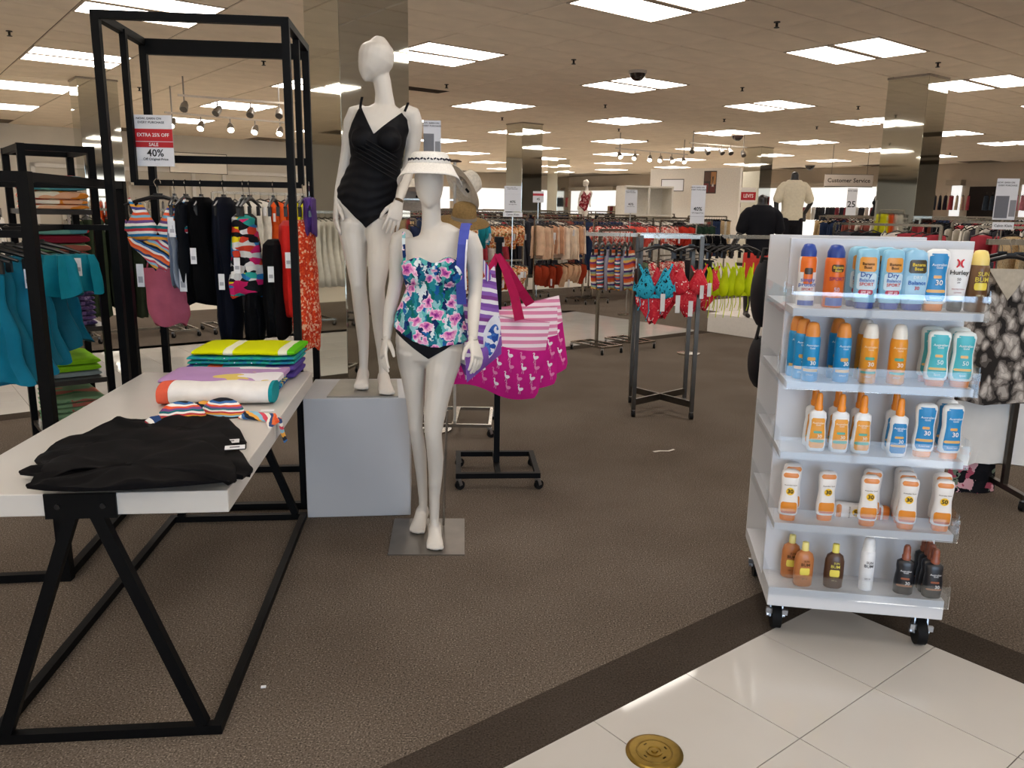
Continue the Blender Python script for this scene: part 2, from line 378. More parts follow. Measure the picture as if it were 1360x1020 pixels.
# ---- mirrored columns on the thirty-foot grid
MIR=P('#d8dad3',.03,1,.01,.5); EDGE=P('#3a3d38',.3,.6)
cols=[(0,0,'large mirror-clad column behind the mannequin in the black swimsuit'),(1,0,'tall mirror-clad column on the right behind the sunscreen cart'),
 (0,1,'mirror-clad column behind the tall black frame on the left'),(1,1,'mirror-clad column in the middle distance right of the sun hats'),(2,1,'slim far mirror-clad column behind the dark mannequins'),
 (1,2,'far mirror-clad column hidden behind the first mannequin'),(2,2,'farthest slim mirror-clad column left of centre')]
for i,j,lab in cols:
    u,v,s=2.93+9.15*i,5.82+9.14*j,.6; ctr=G(u+s/2,v+s/2)
    t=thing('mirrored_column',lab,'column',ctr,UA,'mirrored columns')
    b=MB(); slab(b,u+.012,u+s-.012,v+.012,v+s-.012,0,CEIL+.005); b.build('core',EDGE,t)
    for q in ((u+.004,u+s-.004,v,v+.012),(u,u+.012,v+.004,v+s-.004),(u+.004,u+s-.004,v+s-.012,v+s),(u+s-.012,u+s,v+.004,v+s-.004)):
        b=MB(); slab(b,*q,.1,CEIL-.03); b.build('mirror_panel',MIR,t)
    b=MB(); slab(b,u-.01,u+s+.01,v-.01,v+s+.01,CEIL-.03,CEIL-.003); b.build('top_trim',P('#a89c8c',.5),t)
    b=MB(); slab(b,u-.008,u+s+.008,v-.008,v+s+.008,0,.1); b.build('base_trim',EDGE,t)
# ---- small ceiling fittings
SPR=P('#2e2a26',.5,.5)
for k,(px,py) in enumerate([(1032,33),(1246,87),(762,83),(804,143),(593,116),(986,120),(962,162),(822,175),(667,160),(1140,145),(12,45),(350,85),(185,120),(860,190),(1085,172),(1262,207)]):
    p=PZ(px,py-4,CEIL)
    t=thing('fire_sprinkler','small dark fire sprinkler hanging from the ceiling tiles','sprinkler',p,0,'ceiling fire sprinklers')
    MB().lathe([(.035,0),(.035,-.008)],10,p).build('plate',SPR,t,True)
    MB().lathe([(.014,-.008),(.014,-.05),(.03,-.055),(.03,-.06)],8,p).build('head',SPR,t,True)
for px,py,r,lab in ((847,94,.13,'dark dome security camera beside the second ceiling light'),(980,178,.16,'small dark dome security camera on the distant ceiling'),(1076,219,.2,'far dark dome camera above the hanging sign')):
    p=PZ(px,py,CEIL)
    t=thing('dome_camera',lab,'camera',p,0,'ceiling dome cameras')
    MB().lathe([(r,0),(r,-.03),(r*.95,-.04)],18,p).build('ring',P('#b8aca0',.5),t,True)
    MB().lathe([(r*.9,-.04)]+[(r*.88*math.cos(a),-.04-r*.8*math.sin(a)) for a in (.3,.6,.9,1.2,1.5)],18,p).build('dome',P('#2a1f1c',.08),t,True)
p=PZ(560,119,CEIL); t=thing('air_vent','dark slotted air vent in the ceiling right of the mirrored column','vent',p,UA)
b=MB(); 
for k in range(5): b.box((0,-.12+.06*k,-.006),(.8,.025,.01),None)
b.M=Matrix(); b.build('slats',P('#4a4037',.7),t,world=False); MB().box((0,0,-.001),(.9,.34,.004)).build('backing',P('#2c2622',.8),t,world=False)
# ---- track lights
HEADM=P('#8f8a84',.35,.6)
def track(lab,pts,z,lit):
    p=[PZ(x,y,z) for x,y in pts]; a,c=p[0],p[-1]
    t=thing('track_light',lab,'track light',(a+c)/2)
    e=(c-a)*.06; MB().bar(a-e+Vector((0,0,.16)),c+e+Vector((0,0,.16)),.04,.03).build('track',P('#d2c9bd',.5),t)
    for s in (0,1): MB().tube([(a if s==0 else c)+Vector((0,0,.16)),(a if s==0 else c)+Vector((0,0,CEIL-z+.004))],.012,6).build('drop_rod',HEADM,t)
    for q in p:
        d=Vector((random.uniform(-.4,.4),-.75,-.75)).normalized()
        h=MB().tube([q+Vector((0,0,.15)),q+Vector((0,0,.05))],.01,6); h.tube([q-d*.1,q-d*.02,q+d*.08],[.03,.06,.065],10); h=h.build('lamp_head',HEADM,t,True)
        MB().tube([q+d*.078,q+d*.084],.055,12).build('bulb',emit('spot_bulb_lit','#fff1dc',12) if lit else P('#4a4540',.3),h)
track('row of lit spotlights on a track behind the tall black frame',[(229,163),(267,167),(306,169),(339,172),(372,174)],2.95,True)
track('unlit spotlight heads on a near track seen through the tall black frame',[(245,141),(289,147),(333,149),(371,150)],3.1,False)
track('lit track spotlights in the far middle of the ceiling',[(823,206),(843,208),(863,210),(877,211),(892,212),(908,213)],3.0,True)
track('track spotlights beside the slim far column',[(920,199),(939,201),(958,201),(970,201),(987,204)],3.1,False)
# ================================================================ MANNEQUINS
def limb(mb,pts,n=16,front=(0,-1,0)):
    """tube with elliptical section: pts = (point, half-width, half-depth)"""
    P_=[Vector(p[0]) for p in pts]; rings=[]; fr=Vector(front)
    def ring(c,t,a,b):
        s=t.cross(fr).normalized(); f=s.cross(t).normalized()
        return [c+s*(a*math.cos(2*math.pi*k/n))+f*(b*math.sin(2*math.pi*k/n)) for k in range(n)]
    m=len(P_)
    for i in range(m):
        t=(P_[min(i+1,m-1)]-P_[max(i-1,0)]).normalized(); a,b=pts[i][1],pts[i][2]
        if i==0:
            for q in (.35,.75): rings.append(ring(P_[0]-t*min(a,b)*(1-q)*.9,t,a*math.sin(q*1.3),b*math.sin(q*1.3)))
        rings.append(ring(P_[i],t,a,b))
        if i==m-1:
            for q in (.75,.35): rings.append(ring(P_[i]+t*min(a,b)*(1-q)*.9,t,a*math.sin(q*1.3),b*math.sin(q*1.3)))
    mb.loft(rings)
def ball(mb,c,rx,ry,rz,n=12):
    c=Vector(c); mb.loft([[c+Vector((rx*math.sin(a)*math.cos(2*math.pi*k/n),ry*math.sin(a)*math.sin(2*math.pi*k/n),rz*math.cos(a))) for k in range(n)] for a in [.15+i*(2.84/7) for i in range(8)]])
def remesh(mb,vox,it=6,fac=.5):
    o=bpy.data.objects.new('tmp',mb.mesh('tmp')); COL.objects.link(o)
    bm=bmesh.new(); bm.from_mesh(o.data); bmesh.ops.recalc_face_normals(bm,faces=bm.faces); bm.to_mesh(o.data); bm.free()
    r=o.modifiers.new('r','REMESH'); r.mode='VOXEL'; r.voxel_size=vox
    s=o.modifiers.new('s','SMOOTH'); s.iterations=it; s.factor=fac
    me=evalmesh(o,'tmp'); bpy.data.objects.remove(o); return me
def mesh_part(me,name,mat,parent,smooth=True):
    me.name=name; inv=MW[parent].inverted(); me.transform(inv)
    o=bpy.data.objects.new(name,me); COL.objects.link(o); o.data.materials.clear(); o.data.materials.append(mat)
    o.parent=parent; MW[o]=MW[parent]; _CH.setdefault(parent,[]).append(o)
    if smooth: me.polygons.foreach_set('use_smooth',[True]*len(me.polygons))
    return o
def shell(me,f,off,name,mat,parent,mod=None,bot=None):
    """the piece of a body surface where f>=0, cut cleanly and lifted off by off"""
    val=[f(v.co) for v in me.vertices]; no=[v.normal.copy() for v in me.vertices]
    idx={}; vs=[]; fs=[]
    def vid(key,p):
        if key not in idx: idx[key]=len(vs); vs.append(p)
        return idx[key]
    for pl in me.polygons:
        q=list(pl.vertices); out=[]
        if max(val[i] for i in q)<0: continue
        for a,b in zip(q,q[1:]+q[:1]):
            if val[a]>=0: out.append(vid(a,me.vertices[a].co+no[a]*(off(me.vertices[a].co) if callable(off) else off)))
            if (val[a]>=0)!=(val[b]>=0):
                t=val[a]/(val[a]-val[b]); k=(min(a,b),max(a,b))
                p=me.vertices[a].co.lerp(me.vertices[b].co,t); n=no[a].lerp(no[b],t)
                out.append(vid(k,p+n*(off(p) if callable(off) else off)))
        if len(out)>2: fs.append(tuple(out))
    m2=bpy.data.meshes.new(name); m2.from_pydata([tuple(p) for p in vs],[],fs); m2.validate()
    o=mesh_part(m2,name,mat,parent)
    s=o.modifiers.new('t','SOLIDIFY'); s.thickness=.002; s.offset=-1
    return o
def hand(name,wrist,d,nrm,thumb,mat,parent,curl=.25,scale=1.0,spread=.06):
    """hand from the wrist along d; nrm = back of the hand; thumb = side of the thumb"""
    d=Vector(d).normalized(); nrm=Vector(nrm); nrm=(nrm-d*nrm.dot(d)).normalized(); t=d.cross(nrm); t=t if t.dot(Vector(thumb))>0 else -t
    w=Vector(wrist); S_=scale
    def at(a,b,c): return w+(d*a+t*b+nrm*c)*S_
    mb=MB()
    limb(mb,[(at(-.012,0,0),.024*S_,.018*S_),(at(.02,0,.0),.028*S_,.017*S_),(at(.055,0,.001),.037*S_,.015*S_),(at(.088,-.001,0),.036*S_,.012*S_)],14,nrm)
    for k,(b,L) in enumerate(((.027,.07),(.009,.08),(-.009,.074),(-.026,.058))):
        ang=curl*(.75+.2*k); p=at(.082,b,0); pts=[(p,.0088*S_,.0085*S_)]; a=.12
        for q in range(3):
            a+=ang; dv=d*math.cos(a)-nrm*math.sin(a)+t*(spread*(1.5-k))
            p=p+dv.normalized()*(L*(.44,.31,.25)[q])*S_; pts.append((p,(.0082,.0074,.006)[q]*S_,(.0078,.007,.0056)[q]*S_))
        limb(mb,pts,10,nrm)
    limb(mb,[(at(.018,.02,-.004),.013*S_,.012*S_),(at(.048,.046,-.012),.0105*S_,.0105*S_),(at(.075,.057,-.022),.009*S_,.009*S_),(at(.098,.06,-.03),.0068*S_,.0066*S_)],10,nrm)
    me=remesh(mb,.0022,3,.4); return mesh_part(me,name,mat,parent)
def foot(mb,ankle,toe,zs,w=.036):
    """ankle, toe = world points; sole at zs"""
    a,t=Vector(ankle),Vector(toe); d=(t-a); d.z=0; L=d.length; d.normalize(); s=Vector((d.y,-d.x,0))
    pts=[]
    for q,ww,h,up in ((-.22,.022,.03,0),(-.08,.032,.05,0),(.15,.031,.052,0),(.4,.033,.036,0),(.65,.04,.023,0),(.85,.041,.016,0)):
        c=a+d*(L*q); c.z=zs+h; pts.append((c,ww,h))
    limb(mb,pts,14,(0,0,1))
    for k,(b,l,r) in enumerate(((-.029,.99,.0125),(-.011,1.03,.0095),(.004,1.0,.009),(.018,.95,.0085),(.031,.88,.008))):
        c0=a+d*(L*.8)+s*b; c0.z=zs+.016; c1=a+d*(L*l)+s*b*1.05; c1.z=zs+r
        limb(mb,[(c0,r,r),(c1,r,r)],8,(0,0,1))
def ringpts(rows,Yf,):
    out=[]
    for py,xl,xr,b,dy in rows:
        Y=Yf+dy; c=PD((xl+xr)/2,py,Y); hw=(PD(xr,py,Y)-PD(xl,py,Y)).length/2; out.append((c,hw,b))
    return out
def pxlimb(rows):
    """rows: px,py,half width px,depth ratio,Y"""
    return [(PD(x,y,Y),hw*Y/F,hw*Y/F*k) for x,y,hw,k,Y in rows]
def line(p,q,side):
    """signed distance to the line p->q in picture-plane metres, positive on the given side"""
    (x0,y0),(x1,y1)=p,q; L=math.hypot(x1-x0,y1-y0)
    return lambda x,y: side*((x1-x0)*(y-y0)-(y1-y0)*(x-x0))/L
# ---------------- mannequin in the floral tankini
Y2=3.62
base2=PZ(566,714); base2.z=0
m2=thing('mannequin','headed white female mannequin standing on the carpet in a floral tankini','mannequin',base2,0,'white female mannequins')
torso2=[(470,528,616,.095,.03),(455,525,617,.105,.02),(440,526,617,.108,.02),(425,528,616,.102,.015),(405,535,613,.09,.01),(385,542,610,.084,.005),(368,539,613,.09,.0),(350,537,616,.097,0),(335,535,618,.09,.005),(322,535,621,.075,.01),(313,540,617,.058,.015),(307,552,600,.05,.02)]
legA=[(592,462,25,1.1,3.63),(588,485,23,1.1,3.62),(585,500,20.5,1.1,3.6),(580,530,17,1.1,3.58),(576.5,558,14.2,1.05,3.56),(575.5,577,11.8,1.1,3.55),(577,592,11.4,1.15,3.56),(578.5,608,11.5,1.15,3.58),(578.5,630,10,1.1,3.59),(577,660,7.6,1.1,3.6),(577,690,6.6,1.2,3.6),(577.5,708,7,1.3,3.59)]
legB=[(547,462,22,1.15,3.64),(547.5,485,19,1.15,3.66),(549,500,16.5,1.15,3.66),(551,530,12.5,1.15,3.67),(552,552,10.5,1.1,3.67),(552,568,9.6,1.15,3.67),(555,585,9.4,1.15,3.69),(557.5,602,9.4,1.15,3.72),(560,632,7.6,1.1,3.76),(562,662,6.2,1.1,3.79),(562,684,5.6,1.2,3.8),(561,696,6,1.3,3.8)]
def body(torso,legs,Yc,bust,glute):
    mb=MB(); limb(mb,ringpts(torso,Yc),22)
    for L in legs: limb(mb,pxlimb(L),16)
    for x,y,r,dy in bust: ball(mb,PD(x,y,Yc+dy),r,r*.82,r*.95)
    for x,y,r,dy in glute: ball(mb,PD(x,y,Yc+dy),r,r*.8,r)
    return mb
def core2(): return body(torso2,[legA,legB],Y2,[(555,358,.062,-.07),(598,359,.062,-.07)],[(550,450,.085,.06),(594,450,.085,.06)])
trunk2=remesh(core2(),.006,8)
mb=core2()
limb(mb,pxlimb([(573,312,15,.9,3.64),(573,300,13,.95,3.635),(573,284,12.3,1,3.63),(572,268,12.5,1.1,3.63),(571,250,12,1.1,3.63)]),16)
limb(mb,[(PD(570,y,Y2+.0+dy),hw*Y2/F,b) for y,hw,b,dy in ((270,6,.03,-.05),(266,11.5,.055,-.035),(258,16,.078,-.015),(247,18.4,.09,0),(233,19,.098,.005),(220,17.6,.092,.005),(211,13,.07,.005),(207,7,.04,.005))],20)
# arms: viewer's left hangs straight, viewer's right bends a little
limb(mb,pxlimb([(540,314,12,1,3.64),(532,318,13,1,3.645),(528.5,330,12.2,1,3.65),(527.5,350,10.6,1,3.66),(526,372,9.6,1,3.67),(522,393,9,1,3.67),(518.5,408,8.8,1,3.66),(515.5,430,7.4,1,3.63),(513.5,448,6,.95,3.6)]),14)
limb(mb,pxlimb([(614,314,12,1,3.64),(624,319,13.2,1,3.645),(629,332,12.6,1,3.64),(631,352,11,1,3.64),(631.5,374,9.8,1,3.63),(630.5,394,9,1,3.6),(629.5,410,8.9,1,3.56),(628.5,432,7.6,1,3.5),(628.3,450,6.2,.95,3.46)]),14)
foot(mb,PD(577.5,712,3.62),PZ(577.5,733),.006); foot(mb,PD(561,700,3.83),PZ(553,711),.006)
me=remesh(mb,.005,7); mesh_part(me,'body',MANN,m2)
hand('hand',PD(513.3,450,3.6),PD(505,500,3.5)-PD(513.5,450,3.6),(-.75,-.45,0),(.5,-1,0),MANN,m2,.16)
hand('hand',PD(628.4,452,3.46),PD(634,475,3.4)-PD(628,450,3.46),(.72,-.6,.2),(-.35,-1,0),MANN,m2,.3)
for a,bb in ((513.4,3.6),(628.3,3.46)):
    MB().tube([PD(a,450.2,bb),PD(a,450.9,bb)],.0235,16).build('wrist_joint',P('#8b857c',.6),m2)
for c,w_,d_ in (((-.352,3.43,.003),.37,.44),): 
    b0,b1=PZ(515,738),PZ(617,738); b2,b3=PZ(617,690),PZ(524,690)
    MB().add([p+Vector((0,0,h)) for h in (0,.006) for p in (b0,b1,b2,b3)],[(3,2,1,0),(4,5,6,7),(0,1,5,4),(1,2,6,5),(2,3,7,6),(3,0,4,7)]).build('base_plate',P('#6d675f',.35,.6,.15,8),m2)
MB().tube([PZ(589,699)+Vector((0,0,.004)),PD(594,545,3.74)],.006,8).build('support_rod',P('#a7a29b',.25,.9),m2)
# tankini
px2=lambda p: PR((p.x,Y2-.05,p.z))
def floral(key):
    m,N,L,B=newmat(key); B.inputs['Roughness'].default_value=.75; B.inputs['Specular IOR Level'].default_value=.15
    v=coords(N,L,'Object',(1,.55,1)); nz=N.new('ShaderNodeTexNoise'); nz.inputs['Scale'].default_value=34; nz.inputs['Detail'].default_value=2; L.new(v,nz.inputs['Vector'])
    def warped(k):
        s_=N.new('ShaderNodeVectorMath'); s_.operation='SCALE'; s_.inputs[3].default_value=k; L.new(nz.outputs['Color'],s_.inputs[0]); a=N.new('ShaderNodeVectorMath'); L.new(v,a.inputs[0]); L.new(s_.outputs[0],a.inputs[1]); return a.outputs[0]
    mp=N.new('ShaderNodeMapping'); mp.inputs['Scale'].default_value=(2.1,1,.8); mp.inputs['Rotation'].default_value=(0,.7,0); L.new(warped(.05),mp.inputs[0])
    v1=N.new('ShaderNodeTexVoronoi'); v1.inputs['Scale'].default_value=27; L.new(mp.outputs[0],v1.inputs['Vector']); sc=N.new('ShaderNodeSeparateColor'); L.new(v1.outputs['Color'],sc.inputs[0])
    r1=ramp(N,['#10285c','#2a8f9a','#dbe6e8','#1b6f86','#15376f','#5fb3b4','#0f6a66','#e4ecee','#2f9f94','#12305f','#8fc6cc','#1d5ea3']); L.new(sc.outputs[0],r1.inputs[0])
    v2=N.new('ShaderNodeTexVoronoi'); v2.inputs['Scale'].default_value=17; L.new(warped(.06),v2.inputs['Vector'])
    r2=ramp(N,['#5d2168','#a03c94','#d778b4','#eba9cd','#f3d3e4'],True,[0,.1,.2,.3,.38]); L.new(v2.outputs['Distance'],r2.inputs[0])
    lt=N.new('ShaderNodeMath'); lt.operation='LESS_THAN'; lt.inputs[1].default_value=.43; L.new(v2.outputs['Distance'],lt.inputs[0])
    mx=N.new('ShaderNodeMix'); mx.data_type='RGBA'; L.new(lt.outputs[0],mx.inputs[0]); L.new(r1.outputs[0],mx.inputs[6]); L.new(r2.outputs[0],mx.inputs[7]); L.new(mx.outputs[2],B.inputs['Base Color']); return m
FLOR=floral('tropical_print')
def f_top(p):
    x,y=px2(p); neck=346+3.5*math.cos((x-576)/20*math.pi)*(1 if abs(x-576)<40 else 0)+(0 if p.y<Y2+.02 else 14)
    hem=459-.0065*(x-583)**2+ (x-583)*.06
    return min((y-neck),(hem-y))*.0034
t2=thing('tankini','floral pink, teal and navy tankini top on the front mannequin','swim top',PD(572,459,Y2))
shell(trunk2,lambda p: min(f_top(p),(391-px2(p)[1])*.0034),lambda p:.007+.006*max(0,math.sin((px2(p)[1]-344)/14)),'bandeau',FLOR,t2)
shell(trunk2,lambda p: min(f_top(p),(px2(p)[1]-387)*.0034),lambda p:.008+.00016*max(0,px2(p)[1]-392)+.0035*math.sin(px2(p)[0]*.55)*min(1,max(0,(px2(p)[1]-392)/40)),'body_panel',FLOR,t2)
rf=MB()
def ruf(i,j):
    x=533+i*86; y=347.5+3.2*math.cos((x-576)/20*math.pi)-1.5+j*9; d=math.sqrt(max(0,1-((x-576)/46)**2))
    return PD(x,y,Y2-.02-.105*d-.012*j-.004*math.sin(x*1.1))
rf.grid(ruf,48,4,.003,(0,1,0)); rf.build('ruffle_edge',FLOR,t2,True)
for pts in ([(538,350),(536.6,335),(536,320),(536.5,308)],[(606,350),(611,335),(613,320),(612,309)]):
    MB().ribbon([PD(x,y,Y2-dz) for (x,y),dz in zip(pts,(.083,.087,.077,.045))],.014,(1,0,0),.003).build('strap',FLOR,t2)
def f_brief(p):
    x,y=px2(p); a=line((524,441),(570,476),-1)(x,y); bb=line((620,447),(569,476),1)(x,y)
    return min(a,bb,y-424)*.0034
sh=thing('bikini_brief','plain black swim brief under the floral tankini','swimwear',PD(570,470,Y2))
shell(trunk2,f_brief,.004,'brief',P('#15161c',.6),sh)
# white straw visor
V=thing('visor_hat','white straw sun visor with a braided band on the front mannequin','hat',PD(571,240,Y2),0)
STRAW=P('#e9e6e0',.8,0,.1,160,.3); hc=PD(570.5,214,Y2); 
b=MB(); rings=[]
for z,r,fw in ((.034,.062,0),(.036,.07,0),(.03,.078,0),(.008,.088,0),(-.012,.094,.0)):
    rings.append([hc+Vector((r*math.cos(a),r*1.15*math.sin(a)+.005,z)) for a in [2*math.pi*k/32 for k in range(32)]])
b.loft(rings,False); cr_=b.build('crown_band',STRAW,V,True); q=cr_.modifiers.new('s','SOLIDIFY'); q.thickness=.003
b=MB()
def brim(i,j):
    a=math.pi*(.97+1.06*i) ; r=.094+j*.045; k=math.sin(math.pi*i)
    return hc+Vector((r*1.02*math.cos(a),(r*1.15+.045*j*k)*math.sin(a)+.005,-.012-j*(.046+.05*(1-k)**2)))
b.grid(brim,32,8); o=b.build('brim',STRAW,V,True); q=o.modifiers.new('s','SOLIDIFY'); q.thickness=.003
b=MB()
for k in range(40):
    a=2*math.pi*k/40; c=hc+Vector((.0905*math.cos(a),.104*math.sin(a)+.005,.003+.003*(k%2)))
    b.bar(c,c+Vector((-.009*math.sin(a),.01*math.cos(a),.005-.01*(k%2))),.006,.006)
b.build('braid',P('#2c2d3a',.7),V)
# ---------------- mannequin in the black swimsuit, on a plinth
plz=.625
pA,pB=Vector((-1.035,3.885,0)),Vector((-.515,3.945,0)); pd=(pB-pA).normalized(); pn=Vector((-pd.y,pd.x,0))
PL=thing('display_plinth','white box plinth under the black-swimsuit mannequin','plinth',(pA+pB)/2+pn*.24,math.atan2(pd.y,pd.x))
b=MB(); q=[pA,pB,pB+pn*.48,pA+pn*.48]
b.add([p+Vector((0,0,h)) for h in (0.0,plz) for p in q],[(3,2,1,0),(4,5,6,7),(0,1,5,4),(1,2,6,5),(2,3,7,6),(3,0,4,7)]); b.build('box',P('#b5b8bd',.45,0,.03,3),PL,False,.004)
Y1=4.15
m1=thing('mannequin','headed white female mannequin on the box plinth in a black swimsuit','mannequin',PZ(490,517,plz),0,'white female mannequins')
torso1=[(297,452,519,.092,.03),(280,448,523,.103,.025),(262,448,526,.104,.02),(245,456,529,.095,.01),(228,464,531,.086,0),(214,467,532,.084,-.005),(200,466,535,.09,-.005),(186,464,538,.098,0),(172,465,540,.095,0),(160,469,545,.08,.005),(151,476,544,.06,.01),(145,488,533,.05,.015)]
leg1=[(470,296,20,1.15,4.16),(469,312,18.5,1.15,4.16),(471.5,330,16,1.15,4.15),(474,355,13.2,1.1,4.14),(476,378,10.6,1.1,4.13),(477.5,392,10.3,1.15,4.15),(479.5,410,10.2,1.15,4.18),(481.5,432,9.2,1.1,4.2),(483,460,7,1.1,4.21),(483,485,5.9,1.2,4.21),(482.5,498,6.2,1.3,4.2)]
leg2=[(504,296,20,1.15,4.15),(505,312,18.5,1.15,4.13),(504.5,330,16.5,1.15,4.1),(502.5,355,13.8,1.1,4.07),(500.5,382,10.8,1.1,4.05),(501,396,10.4,1.15,4.06),(503,414,10.3,1.15,4.08),(504.5,436,9.2,1.1,4.1),(507,464,7,1.1,4.11),(509,488,6,1.2,4.11),(509.5,502,6.3,1.3,4.1)]
def core1(): return body(torso1,[leg1,leg2],Y1,[(483,185,.06,-.07),(516,186,.06,-.07)],[(468,277,.085,.06),(505,277,.085,.06)])
trunk1=remesh(core1(),.006,8)
mb=core1()
limb(mb,pxlimb([(510,149,16,.85,4.17),(511,138,13,.9,4.165),(510,124,11,1,4.16),(507.5,108,11,1.05,4.16),(503,90,11,1.05,4.16)]),16)
limb(mb,[(PD(x,y,Y1+dy),hw*Y1/F,b) for x,y,hw,b,dy in ((486,103,6,.03,-.03),(488.5,98,13,.06,-.02),(494,90,19.5,.078,-.005),(499,79,22.6,.088,0),(502,68,21.6,.088,.005),(503.5,61,17.5,.076,.005),(503.8,57,12.5,.056,.005))],20,(.0,-1,0))
limb(mb,pxlimb([(482,150,11,1,4.165),(472,152,11.5,1,4.17),(467.5,163,10.8,1,4.18),(464.5,180,9.6,1,4.2),(462,200,8.7,1,4.21),(459,216,8,1,4.21),(456,232,7.7,1,4.2),(451.5,250,6.6,1,4.17),(448.5,268,5.3,.95,4.14)]),14)
limb(mb,pxlimb([(538,150,11,1,4.165),(547,153,12,1,4.17),(550,164,11.4,1,4.175),(549.5,182,10.2,1,4.19),(547,203,9.2,1,4.2),(543,222,8.3,1,4.19),(538.5,238,7.7,1,4.15),(533,255,6.6,1,4.09),(529.5,267,5.4,.95,4.05)]),14)
foot(mb,PD(482.5,502,4.22),PZ(479.5,520,plz),plz+.006); foot(mb,PD(509.5,506,4.12),PZ(514,527,plz),plz+.006)
me=remesh(mb,.005,7); mesh_part(me,'body',MANN,m1)
hand('hand',PD(448.2,270,4.14),PD(444,310,4.09)-PD(448.5,268,4.14),(-.9,-.35,0),(.4,-1,0),MANN,m1,.16)
hand('hand',PD(529,269,4.045),PD(520,302,4.0)-PD(529,269,4.045),(.3,-.95,.1),(-1,-.1,0),MANN,m1,.14,1.0,.09)
b=MB(); 
for p in (0,): b.tube([PD(530,265.5,4.05),PD(529,268.5,4.045)],.0225,16)
b.build('bracelet',P('#5b4a38',.4,.6),m1)
b=MB(); q=[PZ(434,528,plz),PZ(529,528,plz),PZ(527,505,plz),PZ(452,505,plz)]
b.add([p+Vector((0,0,h)) for h in (0,.006) for p in q],[(3,2,1,0),(4,5,6,7),(0,1,5,4),(1,2,6,5),(2,3,7,6),(3,0,4,7)]); b.build('base_plate',P('#8c867d',.28,.8,.15,8),m1)
px1=lambda p: PR((p.x,Y1-.05,p.z))
fA=line((478,139),(499,180),-1); fB=line((538,144),(498,180),1)
def f_suit(p):
    x,y=px1(p)
    A=line((478,139),(499,180),1)(x,y); B=line((538,144),(498,180),-1)(x,y)
    neck=max(A,B) if p.y<Y1+.02 else y-168
    armL=line((479,139),(463,176),-1)(x,y); armR=line((537,144),(541,178),1)(x,y)
    lg=min(line((446,261),(488,303),-1)(x,y),line((528,272),(487,303),1)(x,y))
    return min(neck,armL if y<178 else 1e3,armR if y<178 else 1e3,lg,y-139)*.0039
NYL=P('#0b0b0f',.6,0,.1,40,.15)
s1=thing('swimsuit','black draped one-piece swimsuit with thin straps on the plinth mannequin','swimsuit',PD(488,299,Y1))
shell(trunk1,f_suit,lambda p:.005+.0016*math.sin(px1(p)[1]*.5+px1(p)[0]*.06+2.2*math.sin(px1(p)[0]*.09+px1(p)[1]*.04))*(1 if px1(p)[1]>205 else .2),'suit',NYL,s1)
for pts,dz in (([(478.5,143),(479.5,136),(481,129)],(.085,.07,.04)),([(537.5,148),(540,142),(542,136.5)],(.08,.07,.045))):
    MB().ribbon([PD(x,y,Y1-d) for (x,y),d in zip(pts,dz)],.012,(1,0,0),.003).build('strap',NYL,s1)
wr=MB()
for k in range(6):
    y0=176+k*5; wr.tube([PD(x,y,Y1-.1-.02*math.sin(math.pi*t)) for t,x,y in [(t/8,470+t*7.5,y0+t*4.4+k*1.2) for t in range(9)]],[.001]+[.0045]*7+[.001],6)
wr.build('draped_fold',NYL,s1,True)
# ================================================================ FURNITURE IN THE FOREGROUND
def frame(o,*axes):
    a=[Vector(x) for x in axes]; o=Vector(o)
    return lambda w,l,z: o+a[0]*w+a[1]*l+Vector((0,0,z))
WD,LD=Vector((-.9945,-.105,0)),Vector((-.105,.9945,0)); TYAW=math.atan2(.105,.9945)
T=frame((-.795,2.15,0),WD,LD)
tb=thing('display_table','long white-topped display table on black A-shaped legs','table',T(.395,.86,0),TYAW)
b=MB()
b.add([T(w,l,z) for z in (.705,.77) for w,l in ((0,0),(.79,0),(.79,1.71),(0,1.71))],[(0,1,2,3),(7,6,5,4),(4,5,1,0),(5,6,2,1),(6,7,3,2),(7,4,0,3)])
b.build('tabletop',P('#c9c5bf',.35,0,.03,3),tb,False,.003)
for l,s in ((-.004,1),(1.714,-1)):
    br=MB().bar(T(.30,l,.735),T(.49,l,.735),.008,.072).build('bracket',BLKMET,tb)
    for w in (.335,.455): MB().tube([T(w,l-.004*s,.735),T(w,l-.008*s,.735)],.008,8).build('bolt',P('#2a2a2c',.3,.7),br)
for l in (.015,1.74):
    for w0,w1 in ((.365,.115),(.425,.675)): MB().bar(T(w0,l,.715),T(w1,l,.03),.034,.03,LD).build('leg',BLKMET,tb)
    MB().bar(T(.06,l,.015),T(.73,l,.015),.03,.03).build('base_rail',BLKMET,tb)
for w in (.075,.715): MB().bar(T(w,.03,.015),T(w,1.725,.015),.03,.029).build('base_rail',BLKMET,tb)
# ---- tall black rack behind the table
NR=frame((-1.083,4.02,0),WD,LD); RW,RL,RH=.845,.63,2.415
rk=thing('tall_rack','tall open black square-tube garment frame holding the sale sign','clothing rack',NR(RW/2,RL/2,0),TYAW)
tw=.036
for w in (0,RW):
    for l in (0,RL): MB().bar(NR(w,l,0),NR(w,l,RH),tw,tw,LD).build('post',BLKMET,rk)
    MB().bar(NR(w,tw/2,RH-tw/2),NR(w,RL-tw/2,RH-tw/2),tw,tw).build('top_rail',BLKMET,rk)
    MB().bar(NR(w,tw/2,tw/2),NR(w,RL-tw/2,tw/2),tw,tw).build('base_rail',BLKMET,rk)
for l in (0,RL):
    th_=.036 if l==0 else .078; MB().bar(NR(tw/2,l,RH-th_/2),NR(RW-tw/2,l,RH-th_/2),tw,th_).build('top_rail',BLKMET,rk); MB().bar(NR(tw/2,l,tw/2),NR(RW-tw/2,l,tw/2),tw,tw).build('base_rail',BLKMET,rk)
ml=.31; bz=1.665
